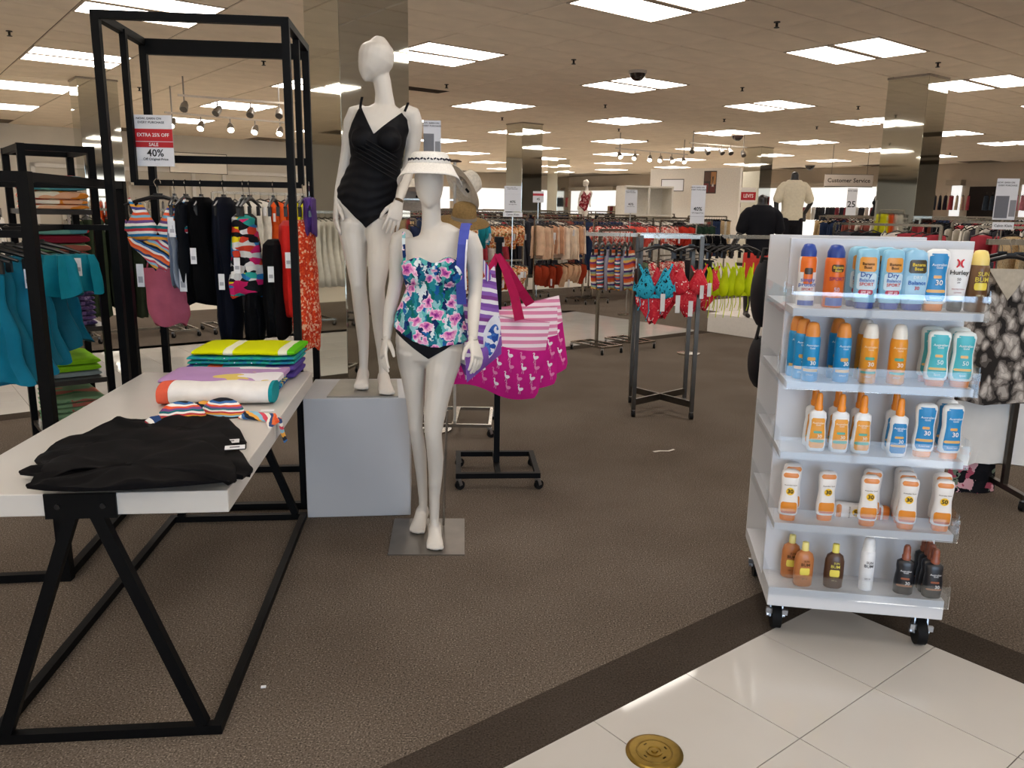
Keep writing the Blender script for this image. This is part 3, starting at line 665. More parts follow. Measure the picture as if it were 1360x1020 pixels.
for w in (.0,RW-.01): MB().bar(NR(w,ml,bz),NR(w,ml,RH-tw/2),.03,.03,LD).build('hang_bar_upright',BLKMET,rk)
MB().bar(NR(-.0,ml,bz),NR(RW-.01,ml,bz),.028,.03).build('hang_bar',BLKMET,rk)
MB().bar(NR(.0,RL,1.80),NR(RW,RL,1.80),.03,.04).build('cross_bar',BLKMET,rk)
# sale sign clipped to the rack
def sign(name,lab,c,w,h,yaw,rows,back='#e4e5e9',cat='sign',th=.004,tilt=0,group=None,holder=True,parts=()):
    """printed card: rows = (z0,z1,colour) bands, parts = (text,x,z,size,colour)"""
    t=thing(name,lab,cat,c,yaw,group); 
    MB().box((0,0,0),(w,th,h)).build('card',P(back,.35,0,.01),t,world=False)
    for x0,x1,z0,z1,colr in rows: MB().box(((x0+x1)/2*w,-th/2-.0006,(z0+z1)/2*h),((x1-x0)*w,.0012,(z1-z0)*h)).build('printed_band',P(colr,.4,0,.02),t,world=False)
    by={}
    for txt,x,z,s,colr,*r in parts:
        mb=by.setdefault(colr,MB()); put_text(mb,txt,s*h,lambda a,bq:(a,-th/2-.0017,bq),x*w,z*h,.015,r[0] if r else 1)
    for colr,mb in by.items(): mb.build('lettering',P(colr,.5,0,.0),t,world=False)
    return t
sign('sale_sign','red and white SALE 40% card clipped to the tall black frame',PD(204,187,4.28),.196,.252,TYAW-.05,[(-.5,.5,-.01,.23,'#c3252c'),(-.5,.5,-.13,-.022,'#b8222a')],
 parts=[('NOW, EARN ON',-.08,.43,.06,'#26272b',1.1),('EVERY PURCHASE',-.03,.355,.06,'#26272b',1.1),('EXTRA 25% OFF',0,.11,.095,'#f3eeee',.95),('SALE',0,-.077,.09,'#f3eeee'),('40%',.03,-.245,.20,'#17181c'),('Off Original Price',.03,-.36,.07,'#26272b'),('. . . . . . . .',.05,-.44,.03,'#555555')])
# ---- hangers and hanging garments
HK=MB().tube([(.018*math.cos(a),0,.018*math.sin(a)) for a in [-.2+i*.42 for i in range(9)]]+[(-.004,0,-.03),(0,0,-.07)],.0022,6).mesh('hook'); HK.materials.append(CHROME)
HS=MB().tube([(-.19,0,-.115),(-.12,0,-.093),(-.03,0,-.072),(.03,0,-.072),(.12,0,-.093),(.19,0,-.115)],[.006,.009,.011,.011,.009,.006],8).box((0,0,-.068),(.05,.012,.03)).mesh('shoulder_bar'); HS.materials.append(P('#0e0e10',.35))
HC=MB().box((0,0,-.135),(.022,.016,.05)).mesh('clip'); HC.materials.append(P('#0e0e10',.35))
def rawpart(name,me,parent,loc=(0,0,0),rz=0):
    o=bpy.data.objects.new(name,me); COL.objects.link(o); o.parent=parent; o.location=loc; o.rotation_euler=(0,0,rz); _CH.setdefault(parent,[]).append(o); return o
def hanger(p,yaw,lab,s=1.0,group=None,clips=True):
    t=thing('clothes_hanger',lab,'hanger',p,yaw,group); t.scale=(s,1,1)
    rawpart('hook',HK,t); rawpart('shoulder_bar',HS,t)
    if clips:
        for x in (-.15,.15): rawpart('clip',HC,t,(x,0,0))
    return t
def piece(rows,n=30,amp=.0,k=7,seed=0,sub=4):
    """flattened tube of cloth; rows = (z, half width, half depth, x offset) from top to bottom"""
    rnd=random.Random(seed); ph=[rnd.uniform(0,6.28) for _ in range(6)]; R=[]
    out=[]
    for a,c in zip(rows,rows[1:]):
        for i in range(sub): out.append([a[m]+(c[m]-a[m])*(i/sub) for m in range(4)])
    out.append(list(rows[-1])); z0=rows[0][0]; z1=rows[-1][0]
    for z,w,d,x in out:
        q=(z-z0)/(z1-z0+1e-9); A=amp*(.25+.75*q)
        R.append([Vector((x+w*math.cos(t)*(1+.05*math.sin(3*z*9+ph[0])),d*math.sin(t)+A*math.sin(k*math.cos(t)*1.3+ph[1]+z*3)+A*.5*math.sin(2.3*k*math.cos(t)+ph[2]),z+.012*math.sin(t*3+ph[3])*q)) for t in [2*math.pi*j/n for j in range(n)]])
    return MB().loft(R)
def garment(name,lab,cat,p,yaw,rows,mat,amp=.012,k=6,seed=0,group=None,part='cloth',tags=0,straps=None,tagmat=None):
    t=thing(name,lab,cat,p,yaw,group); piece(rows,30,amp,k,seed).build(part,mat,t,True,world=False)
    if straps:
        for x0,z0,x1,z1 in straps: MB().ribbon([(x0,-.01,z0),((x0+x1)/2,-.004,(z0+z1)/2),(x1,-.01,z1)],.014,(1,0,0),.003).build('strap',mat,t,world=False)
    rnd=random.Random(seed+3)
    for i in range(tags):
        x=rnd.uniform(-.6,.6)*rows[len(rows)//2][1]; z=rows[1][0]*.4+rows[-1][0]*rnd.uniform(.3,.6); y=-max(r[2] for r in rows)-amp-.006
        g=MB().box((x,y,z),(.03,.0015,.08)); g=g.build('price_tag',TAG,t,world=False)
        MB().box((x,y-.0012,z-.01),(.02,.0006,.018)).build('tag_print',P('#a4a4ac',.6),g,world=False)
    return t
def bikini(name,lab,p,yaw,mat,s=1.0,mat2=None,group=None,bottom=True,strings=False,seed=0):
    """two cups, band, shoulder straps and a brief on a hanger"""
    t=thing(name,lab,'bikini',p,yaw,group); t.scale=(s,s,s)
    for sx in (-1,1):
        mb=MB(); c=Vector((sx*.075,-.02,-.22)); rings=[]
        for i in range(7):
            a=i/6*math.pi/2; r=math.cos(a)
            rings.append([c+Vector((.078*r*math.cos(q)*(1-.55*max(0,math.sin(q))),-.05*math.sin(a),.066*r*math.sin(q)*(1+.75*max(0,math.sin(q))))) for q in [2*math.pi*j/20 for j in range(20)]])
        mb.loft(rings); mb.build('cup',mat,t,True,world=False)
        MB().ribbon([(sx*.135,-.002,-.085),(sx*.115,-.02,-.115),(sx*.08,-.04,-.16)],[.012,.018,.03],(1,0,0),.004).build('strap',mat,t,world=False)
        MB().ribbon([(sx*.12,-.02,-.23),(sx*.165,.0,-.22),(sx*.16,.02,-.2)],.04,(0,0,1),.004).build('side_band',mat,t,world=False)
    MB().ribbon([(-.15,-.01,-.262),(-.05,-.035,-.268),(.05,-.035,-.268),(.15,-.01,-.262)],.022,(0,0,1),.004).build('under_band',mat,t,world=False)
    if bottom: piece([(-.27,.155,.02,0),(-.31,.15,.024,0),(-.35,.1,.024,0),(-.4,.045,.02,0),(-.42,.03,.015,0)],26,.006,5,seed).build('brief',mat2 or mat,t,True,world=False)
    if strings:
        for x,dz in ((-.05,.14),(.06,.1),(-.12,.08)): MB().tube([(x,-.03,-.27),(x+.01,-.03,-.27-dz*.6),(x-.01,-.03,-.27-dz)],.004,6).build('tie_string',mat,t,world=False)
    return t
STR=stripes('multi_stripe',['#e85b35','#f0eee8','#4b4a8f','#e7a23c','#2f7fb9','#f2f0ea','#c23b44','#1f6f78','#efeae2','#6b4d86','#e8703f','#7fb7cf'],6.5,2,.02)
STR2=stripes('multi_stripe_tilted',['#e6582f','#f2efe9','#3f6ea9','#1c2533','#e7a84a','#8fc0d6','#d64c5f','#f0ede6','#2d4a7c','#e9733f'],9,2,.05,.7,(5,0,0))
NAVY=P('#0b0f1c',.8); BLKC=P('#08080a',.85,0,.2,20,0,.06); RED=P('#c8231e',.6); REDP=blotch('red_dots',['#d2401f','#e0532a','#f0b896','#c7331c'],95,.7,(1,1,1),.2,None,'cells')
MULTI=blotch('patchwork',['#17181d','#e9e7e2','#2f7fc0','#d8452f','#f0d81f','#1c1d24','#2fa39a','#dddddd','#d4276d','#15161b'],16,.7,(.7,.7,2.2),.1,None,'cells')
def bar_pt(px): 
    w=(NR(0,ml,0).x-PD(px,300,4.33).x)/.9945; return NR(w,ml,bz)
def onbar(px,y0,y1,hw,mat,lab,nm='swimsuit',cat='swimsuit',dep=.15,taper=.7,seed=0,tags=1,sh=0):
    p=bar_pt(px); Yb=p.y; z0=PD(px,y0,Yb).z-bz; z1=PD(px,y1,Yb).z-bz; w=hw*Yb/F
    hanger(p+Vector((0,0,.0)),TYAW+math.pi/2+random.uniform(-.15,.15),'black hanger with chrome hook holding the '+lab.split(' hanging')[0][:40].rsplit(' ',1)[0],.8,'hangers on the tall black frame')
    L=z1-z0
    return garment(nm,lab,cat,p,TYAW+random.uniform(-.12,.12),[(z0,w*.5,dep*.5,sh*.2),(z0+L*.05,w*.8,dep*.85,sh*.4),(z0+L*.3,w*.85,dep,sh*.6),(z0+L*.5,w*.95,dep*.8,sh*.6),(z0+L*.8,w*taper*1.3,dep*.9,sh),(z1-L*.03,w*taper*1.2,dep*.7,sh),(z1,w*taper*1.1,dep*.6,sh)],mat,.022,5,seed,'garments on the tall black frame',tags=min(tags,1))
onbar(256,268,372,11,P('#14161c',.85),'dark garment with white tags hanging left of the navy swimsuit',seed=1,tags=2)
onbar(275,262,402,17,BLKC,'wide black swim dress hanging beside the navy one-piece','swim_dress','swim dress',seed=2,taper=1.1,tags=1)
onbar(303,262,452,15,NAVY,'long navy one-piece swimsuit hanging on the tall frame',seed=3,tags=1)
onbar(336,385,452,13,P('#08090e',.85),'dark navy legging piece hanging below the patchwork top','swim_legging','swimwear',seed=4,tags=0)
onbar(328,284,392,20,MULTI,'multicolour patchwork print swim top hanging on the tall frame','swim_shirt','swim top',seed=5,taper=1.1,tags=2)
onbar(366,318,446,19,P('#09090c',.85),'black one-piece hanging left of the red suits on the tall frame',seed=6,tags=1)
onbar(386,293,420,17,RED,'plain red swimsuit hanging beside the red dotted one',seed=7,tags=1)
onbar(404,292,462,17,REDP,'orange-red dotted swim dress hanging at the right end of the frame','swim_dress','swim dress',seed=8,taper=.8,tags=0)
onbar(412,262,312,10,P('#5a3d86',.7),'small purple swim top at the right end of the hang bar','swim_shirt','swim top',seed=9,tags=0)
onbar(242,282,380,9,P('#8f98a8',.75),'grey-blue cover-up behind the striped bikini','cover_up','swimwear',seed=12,tags=1)
p=NR(RW-.13,ml-.03,bz); hanger(p,TYAW,'black hanger at the left end of the bar carrying the striped bikini',.9)
SBK=bikini('striped_bikini','multicolour striped bikini set on a hanger left on the tall frame',p+Vector((0,-.015,.01)),TYAW-.1,STR,1.06,STR2,seed=4)
for dx,dz in ((-.09,-.44),(.115,-.46)):
    g_=MB().box(p+Vector((dx,-.06,dz)),(.034,.0015,.11)).build('price_tag',TAG,SBK); MB().box(p+Vector((dx,-.0614,dz-.02)),(.022,.0006,.03)).build('tag_print',P('#a0a2aa',.6),g_)
q=PD(218,356,4.42)
t=thing('pink_pouch','dusty pink pouch hanging below the striped bikini','bag',q,TYAW)
piece([(0,.11,.012,-.005),(-.02,.115,.02,0),(-.15,.11,.035,.005),(-.25,.105,.04,.012),(-.31,.085,.025,.012)],30,.008,4,3).build('pouch',P('#c06276',.8,0,.12,12),t,True,world=False)
MB().ribbon([(-.09,0,0),(-.05,0,.16),(0,0,.21),(.05,0,.16),(.09,0,0)],.02,(0,1,0),.003).build('handle',P('#b85a70',.8),t,world=False)
# ---- black rack with teal swimwear, far left
KA=math.radians(8.5); KL,KWd=Vector((-math.sin(KA),math.cos(KA),0)),Vector((-math.cos(KA),-math.sin(KA),0))
KR=frame((-1.865,3.15,0),KWd,KL); kz=1.67
t2k=thing('clothing_rack','low black square-tube rack with teal swimwear at the far left','clothing rack',KR(.43,.56,0),KA)
for w in (0,.86):
    for l in (0,1.12): MB().bar(KR(w,l,0),KR(w,l,kz),.044,.044,LD).build('post',BLKMET,t2k)
    MB().bar(KR(w,.02,kz-.02),KR(w,1.10,kz-.02),.036,.036).build('top_rail',BLKMET,t2k); MB().bar(KR(w,.02,.02),KR(w,1.1,.02),.034,.034).build('base_rail',BLKMET,t2k)
for l in (0,1.12):
    MB().bar(KR(.02,l,kz-.02),KR(.84,l,kz-.02),.04,.04).build('top_rail',BLKMET,t2k); MB().bar(KR(.02,l,.02),KR(.84,l,.02),.034,.034).build('base_rail',BLKMET,t2k)
hz=1.435
MB().bar(KR(.3,.0,hz),KR(.3,1.12,hz),.028,.028).build('hang_bar',BLKMET,t2k)
for l in (0,1.12): MB().bar(KR(.02,l,hz),KR(.84,l,hz),.028,.028).build('cross_bar',BLKMET,t2k)
TEAL=P('#03657f',.6,0,.15,9); TEAL2=P('#045a70',.6,0,.15,9); TEALS=P('#046f80',.65)
for i,(l,dx,hgt,wd) in enumerate(((.1,0,.60,.2),(.2,.01,.62,.2),(.3,-.01,.6,.2),(.42,.0,.58,.19),(.55,.02,.6,.19),(.7,0,.56,.18),(.85,.01,.55,.18))):
    q=KR(.3+dx,l,hz); yw=TYAW+random.uniform(-.12,.12)
    hanger(q,yw,'black hanger with chrome hook on the teal swimwear rack',.95,'hangers on the teal rack')
    lab=['nearest teal swim skirt on the left-hand rack','second teal swim dress from the front of the left-hand rack','third teal swim dress along the left-hand rack','fourth teal swim dress along the left-hand rack','fifth teal swim dress along the left-hand rack','second-last teal swim dress on the left-hand rack','last teal swim dress on the left-hand rack'][i]
    garment('swim_dress',lab,'swim dress',q,yw,[(-.125,wd*.62,.02,0),(-.17,wd*.72,.035,0),(-.3,wd*.78,.045,0),(-.45,wd*.95,.05,0),(-hgt,wd*1.12,.045,0)],(TEAL,TEAL2)[i%2],.014,7,20+i,'teal swim dresses',tags=2)
for i,(l,dz) in enumerate(((.36,0),(.62,-.01))):
    q=KR(.07,l,hz+.0+dz); t=garment('ruffled_bandeau',['teal ruffled bandeau top hanging just right of the thick black post','teal ruffled bandeau top farther back on the left-hand rack'][i],'swim top',q,TYAW,[(-.1,.085,.03,0),(-.14,.105,.05,0),(-.2,.11,.055,0),(-.27,.11,.045,0)],TEALS,.034,9,40+i,'teal ruffled tops',tags=2)
# ---- shelf tower with folded towels behind it
SN=G(.83,5.42); SN=Vector((-2.8,4.72,0)); ST=frame(SN,UV[0],UV[1]); sw,sd,stz=.36,.62,1.885
sh=thing('shelf_tower','black open shelf tower of folded beach towels behind the teal rack','shelf unit',ST(sw/2,sd/2,0),UA)
for w in (0,sw):
    for l in (0,sd): MB().bar(ST(w,l,0),ST(w,l,stz),.04,.04,UV[1]).build('post',BLKMET,sh)
    MB().bar(ST(w,.02,stz-.02),ST(w,sd-.02,stz-.02),.036,.036).build('top_rail',BLKMET,sh)
for l in (0,sd): MB().bar(ST(.02,l,stz-.02),ST(sw-.02,l,stz-.02),.036,.036).build('top_rail',BLKMET,sh)
shz=[.14,.5,.82,1.165,1.52]
SHG=P('#2a2622',.3)
for z in shz:
    b=MB(); b.add([ST(w,l,z+h) for h in (-.03,0) for w,l in ((-.01,-.01),(sw+.01,-.01),(sw+.01,sd+.01),(-.01,sd+.01))],[(3,2,1,0),(4,5,6,7),(0,1,5,4),(1,2,6,5),(2,3,7,6),(3,0,4,7)]); b.build('shelf',SHG,sh)
def towel(name,lab,p,yaw,w,d,h,mats,layers=2,group=None,seed=0):
    """folded towel: rounded layered slabs, origin at the centre of its underside"""
    rnd=random.Random(seed); t=thing(name,lab,'towel',p,yaw,group); lh=h/layers
    for k in range(layers):
        ww,dd=w/2*(1-.02*rnd.random()),d/2*(1-.04*rnd.random()); ox=rnd.uniform(-.006,.006); rings=[]
        for x in (-1,-.97,-.9,-.6,-.3,0,.3,.6,.9,.97,1):
            e=(1-abs(x)**14)**.5*.35+.65 if abs(x)<1 else .62
            rings.append([Vector((ox+ww*x,dd*(abs(math.cos(a))**.45)*(1 if math.cos(a)>=0 else -1),lh*(k+.5)+lh*.5*e*(abs(math.sin(a))**.7)*(1 if math.sin(a)>=0 else -1)+.002*math.sin(x*7+k))) for a in [2*math.pi*j/20 for j in range(20)]])
        MB().loft(rings).build('folded_layer',mats[k%len(mats)],t,True,world=False)
    return t
def tprint(key,cols,sc,st=(1,1,1)): return blotch(key,cols,sc,.9,st,.6,None,'cells')
TW=[tprint('towel_warm',['#e08a2f','#e9dfcb','#d94e3c','#e7c35a','#e6b08a','#efe8da'],14,(1,.4,.4)),tprint('towel_cool',['#4d8c94','#c9c3b4','#b43a3c','#6aa196','#9a4554','#d7d0bf'],11,(1,.3,.3)),tprint('towel_violet',['#5c4a78','#77608f','#3b3558','#9a87ad'],40),P('#79b01a',.9,0,.12,14,.3),tprint('towel_green',['#4c7a52','#9c5a4c','#6f8f69','#b36b58','#56805c'],9,(1,.4,.4)),P('#c94a2c',.9),P('#7c1f30',.9)]
cx=ST(sw/2,sd/2,0); si=0
TWN=['striped orange and cream','blue and red banded','red and cream','yellow and orange','teal banded','dark red','violet patterned','lime green','sage and coral']
def stack(z,items,base,yaw,w,d,lab):
    zz=z
    for i,(m,h,nm) in enumerate(items):
        towel('folded_towel','%s folded towel, %s'%(nm,lab if len(items)==1 else lab+', '+('lowest of the stack' if i==0 else 'topmost of the stack' if i==len(items)-1 else ['','second up','third up','fourth up','fifth up'][i])),Vector((base.x,base.y,zz)),yaw,w,d,h,[m],2 if h>.05 else 1,'towels on the shelf tower',i+int(z*100)); zz+=h+.001
stack(shz[4],[(TW[0],.055,'yellow and orange'),(TW[0],.05,'peach striped'),(TW[1],.045,'cream banded'),(TW[1],.045,'red and blue banded')],cx,UA+math.pi/2,.52,.32,'top shelf of the tower')
stack(shz[3],[(TW[5],.05,'bright red'),(TW[1],.05,'teal banded'),(TW[4],.05,'green and coral'),(TW[6],.05,'dark red'),(TW[1],.05,'grey-teal banded')],cx,UA+math.pi/2,.5,.3,'second shelf of the tower')
stack(shz[2],[(TW[2],.06,'violet'),(TW[2],.06,'dark violet patterned'),(TW[2],.06,'purple patterned'),(TW[2],.055,'lilac patterned')],cx,UA+math.pi/2,.5,.3,'third shelf of the tower')
stack(shz[1],[(P('#7f8a86',.9),.035,'pale grey'),(TW[3],.075,'lime green')],cx,UA+math.pi/2,.48,.3,'fourth shelf of the tower')
stack(shz[0],[(TW[4],.055,'coral and sage'),(TW[4],.055,'green leafy'),(TW[4],.06,'sage'),(TW[4],.06,'sage and coral')],cx,UA+math.pi/2,.5,.32,'bottom shelf of the tower')
# ---- goods on the display table
def on_table(px,py): return PZ(px,py,.7705)
p=on_table(279,541); pt=Vector((p.x,p.y+.09,.7705))
t=thing('rolled_towel','white towel with a coral end lying in front of the printed towels','towel',pt,TYAW)
def roll(x0,x1,mat,nm,r=1):
    rings=[]
    for i in range(9):
        x=x0+(x1-x0)*i/8; rings.append([Vector((x,.085*r*math.cos(a),.043+.042*r*(abs(math.sin(a))**.7)*(1 if math.sin(a)>0 else -1)+.003*math.sin(x*30)*(1 if math.sin(a)>0 else 0))) for a in [2*math.pi*j/24 for j in range(24)]])
    MB().loft(rings).build(nm,mat,t,True,world=False)
roll(-.17,.215,P('#e6e4e1',.9,0,.05,20,.2),'white_panel'); roll(-.215,-.171,P('#dd6148',.9,0,.08,20,.2),'coral_end',1.02); roll(.2155,.23,P('#178a94',.9),'teal_end',.98)
PRT=blotch('towel_tropical',['#b48fc0','#b48fc0','#2f86b4','#b791c4','#e7e4ea','#b08bbd','#1f5e9e','#d9c26a','#b48fc0'],7,.9,(.6,1,1),.9,None,'cells'); PRT2=blotch('towel_deep_blue',['#1f5a9c','#2a8ab2','#7fb0c8','#174a86','#d8c77a','#3579ad'],22,.9,(1,1,1),.7,None,'cells')
p=on_table(288,521); towel('folded_towel','deep blue tropical print folded towel, under the lavender one on the table',Vector((p.x,p.y+.12,.7705)),TYAW,.5,.27,.036,[PRT2],2,'towels on the display table',3)
towel('folded_towel','lavender and blue tropical print towel folded on the table',Vector((p.x+.005,p.y+.125,.8075)),TYAW-.03,.5,.29,.03,[PRT],1,'towels on the display table',4)
p=on_table(312,506); TEALT=stripes('towel_teal',['#2a9c9c','#2a9c9c','#4a4fa0','#5a4796','#4a4fa0','#2a9c9c','#e0603a','#2a9c9c'],1.9,0,.02,.9)
towel('folded_towel','teal towel with purple band at the bottom of the rear stack on the table',Vector((p.x,p.y+.17,.7705)),TYAW-.04,.5,.3,.065,[TEALT],2,'towels on the display table',5)
towel('folded_towel','teal spotted towel folded between the lime and purple-banded ones',Vector((p.x+.01,p.y+.18,.8365)),TYAW-.05,.49,.3,.04,[blotch('teal_spots',['#e9eef0','#2b7fae','#2aa091','#2b86ab'],30,.9,(1,1,1),.1,[0,.12,.2,.6],'spots')],2,'towels on the display table',6)
LIME=stripes('towel_lime',['#d5dd00','#d5dd00','#d5dd00','#d5dd00','#e9eccf','#62c414','#d5dd00','#d5dd00','#d5dd00','#d5dd00','#e9eccf','#d5dd00'],2.0,0,.015,.9,(0,0,0))
towel('folded_towel','bright lime yellow towel topping the rear stack on the table',Vector((p.x+.02,p.y+.2,.8775)),TYAW-.05,.47,.33,.032,[LIME],1,'towels on the display table',7)
def flat_cloth(name,lab,cat,pts,z,h,mat,seed,k=9,tagp=(),group=None):
    """crumpled cloth lying flat: outline pts in picture pixels of the table plane, raised towards the middle"""
    q=[PZ(x,y,z) for x,y in pts]; c=sum(q,Vector())/len(q); n0=len(q); rnd=random.Random(seed); ph=[rnd.uniform(0,6) for _ in range(8)]
    fine=[]
    for a,bq in zip(q,q[1:]+q[:1]):
        for i in range(4): fine.append(a.lerp(bq,i/4))
    rings=[]; R=(1.0,1.012,1.005,.96,.9,.8,.68,.54,.38,.2,.05); n=len(fine)
    for ri,r in enumerate(R):
        ring=[]
        for j,pnt in enumerate(fine):
            d=(pnt-c)*r; ang=2*math.pi*j/n
            base=0 if ri==0 else h*.35 if ri==1 else h*(.55+.45*(1-r**3))
            wr=0 if ri<1 else h*.32*math.sin(k*ang+ph[0]+3*r)*r+h*.22*math.sin(2.1*k*ang+ph[1]-4*r)*r+h*.2*math.sin(8*r+ph[2]+2*math.sin(ang*2))
            ring.append(Vector((c.x+d.x,c.y+d.y,z+max(.0,base+wr*(.5 if ri<3 else 1)))))
        rings.append(ring)
    t=thing(name,lab,cat,(c.x,c.y,z),0,group); MB().loft(rings).build('cloth',mat,t,True)
    for x,y,zz in tagp:
        s=PZ(x,y,zz); s.z=zz; tg=MB().box(s,(.06,.04,.002),Matrix.Rotation(.3,3,'Z')).build('price_tag',TAG,t); MB().box(s+Vector((0,-.002,.0016)),(.03,.012,.0006),Matrix.Rotation(.3,3,'Z')).build('tag_print',P('#6d6d76',.6),tg)
    return t
BLKD=P('#0a090b',.72,0,.2,14,.2,.08)
low=[(62,601),(75,591),(110,579),(145,563),(160,557),(188,560),(240,556),(270,552),(300,560),(318,574),(327,590),(326,597),(309,598),(318,612),(335,624),(332,634),(318,632),(250,640),(160,640),(90,635),(48,616)]
flat_cloth('black_dress','lowest black dress of the layered pile on the white table','dress',low,.7705,.022,BLKD,3,9,[(305,586,.797)],'black dresses laid on the table')
mid=[(27,631),(60,621),(54,612),(85,604),(120,592),(170,573),(240,568),(290,575),(306,590),(322,608),(334,628),(322,637),(300,636),(200,643),(100,643),(56,634)]
flat_cloth('black_dress','middle black dress with a pointed strap in the pile on the table','dress',mid,.789,.02,BLKD,5,7,[(312,594,.815)],'black dresses laid on the table')
top=[(36,649),(46,641),(62,642),(56,628),(70,616),(105,602),(150,591),(215,588),(270,592),(296,604),(312,625),(313,640),(303,645),(296,641),(240,646),(170,651),(100,653),(60,652)]
flat_cloth('black_dress','topmost black dress with a gathered waist on the table','dress',top,.803,.024,BLKD,8,8,(),'black dresses laid on the table')
# striped bikini top lying on the table
p=on_table(268,556); t=thing('underwired_bikini','striped underwired bikini top lying behind the black dresses on the table','bikini',p,TYAW)
for px,py,yw in ((242,557,.2),(296,552,-.1)):
    c=on_table(px,py); rings=[]
    for i in range(8):
        a=i/7*math.pi/2; r=math.cos(a); rings.append([c+Matrix.Rotation(yw,3,'Z')@Vector((.088*r*math.cos(q),.045*r*math.sin(q)+.012*math.sin(a),.068*math.sin(a))) for q in [2*math.pi*j/24 for j in range(24)]])
    STR3=stripes('cup_stripe',['#e85b35','#f0eee8','#3f6ea9','#1b1c26','#8fc0d6','#e7a23c','#c23b44','#f2f0ea','#1f6f78','#7d4d86'],16,2,.04,.7)
    MB().loft(rings).build('cup',STR3,t,True)
for pts in ([(322,555),(335,557),(348,558),(360,560),(364,568)],[(262,545),(275,541),(290,543),(300,548)],[(215,563),(205,566),(200,568)]):
    MB().ribbon([on_table(x,y)+Vector((0,0,.012+.004*(i%2))) for i,(x,y) in enumerate(pts)],.045,(0,1,.3),.008).build('strap',STR2,t)
e=on_table(361,560); MB().ribbon([e+Vector((0,0,.016)),e+Vector((.03,0,.01)),e+Vector((.04,-.005,-.04)),e+Vector((.05,-.005,-.075))],.03,(0,1,0),.005).build('strap_end',STR2,t)
e=on_table(355,546); tag(MB().box(e+Vector((0,0,.002)),(.05,.035,.002),Matrix.Rotation(.2,3,'Z')).build('paper_slip',PAPER),'small white paper slip lying near the right edge of the table','paper')
# ---- pineapple-striped tote over the mannequin's arm
PURP=stripes('tote_purple',['#8a5fb4','#e9e7ee','#8a5fb4','#7b4fa5','#e6e4ec','#7d3f8a'],9.5,2,.01,.75,(3.2,0,0))
tt=thing('tote_bag','purple and white striped tote hanging on the front mannequin\'s arm','tote bag',PD(634,480,3.68))
def bagface(c0,c1,c2,c3,Ya,Yb,bul,mat,nm,th=.004):
    """cloth panel between four pixel corners (top-left, top-right, bottom-right, bottom-left)"""
    def fn(i,j):
        x=(c0[0]*(1-i)+c1[0]*i)*(1-j)+(c3[0]*(1-i)+c2[0]*i)*j; y=(c0[1]*(1-i)+c1[1]*i)*(1-j)+(c3[1]*(1-i)+c2[1]*i)*j
        return PD(x,y,Ya*(1-i)+Yb*i-bul*math.sin(math.pi*i)*math.sin(math.pi*min(1,j*.9+.1)))
    return MB().grid(fn,14,14,th,(0,1,0)).build(nm,mat,tt,True)
bagface((612,404),(657,352),(667,460),(618,505),3.62,3.86,.02,PURP,'front_panel'); bagface((606,404),(613,402),(620,505),(606,470),3.72,3.60,0,stripes('tote_edge',['#e9e7ee','#8a5fb4','#7b4fa5'],14,2,.01),'side_panel')
bagface((618,478),(666,446),(666,470),(620,508),3.60,3.845,.03,P('#7d55a8',.8),'base_band',.006)
def disc(px,py,rx,ry,Y,mat,nm,par,n=28,rot=0):
    m=MB(); vs=[PD(px+rx*math.cos(a)*math.cos(rot)-ry*math.sin(a)*math.sin(rot),py+rx*math.cos(a)*math.sin(rot)+ry*math.sin(a)*math.cos(rot),Y) for a in [2*math.pi*k/n for k in range(n)]]
    m.add(vs+[v+Vector((0,.002,0)) for v in vs],[tuple(range(n)),tuple(range(2*n-1,n-1,-1))]+[(k,n+k,n+(k+1)%n,(k+1)%n) for k in range(n)]); return m.build(nm,mat,par)
m_=disc(652,448,11,30,3.735,P('#e9e9ee',.8),'pineapple_badge',tt,28,.25)
disc(653,452,8,22,3.73,blotch('pineapple',['#2b4f9c','#3c68b4','#e4e6ee','#2b4f9c','#4a78c0'],60,.8,(1,1,1),.3,None,'cells'),'pineapple_print',m_,28,.25)
SB=P('#4b55ad',.7)
MB().ribbon([PD(613,404,3.58),PD(612,380,3.53),PD(612.5,350,3.5),PD(614.5,325,3.49),PD(617,306,3.52),PD(619,297,3.6),PD(621,298,3.7)],.042,(1,0,0),.004).build('strap',SB,tt)
MB().ribbon([PD(619,385,3.51),PD(618,360,3.485),PD(619,335,3.475),PD(620.5,318,3.49)],.007,(1,0,0),.003).build('strap_edge',P('#e9e9f0',.7),tt)
MB().ribbon([PD(626,322,3.8),PD(634,340,3.82),PD(645,356,3.8),PD(650,372,3.77)],.03,(.6,0,.8),.004).build('strap',stripes('strap_stripe',['#4b55ad','#e9e9f0','#b05fa0'],60,0,.0),tt)
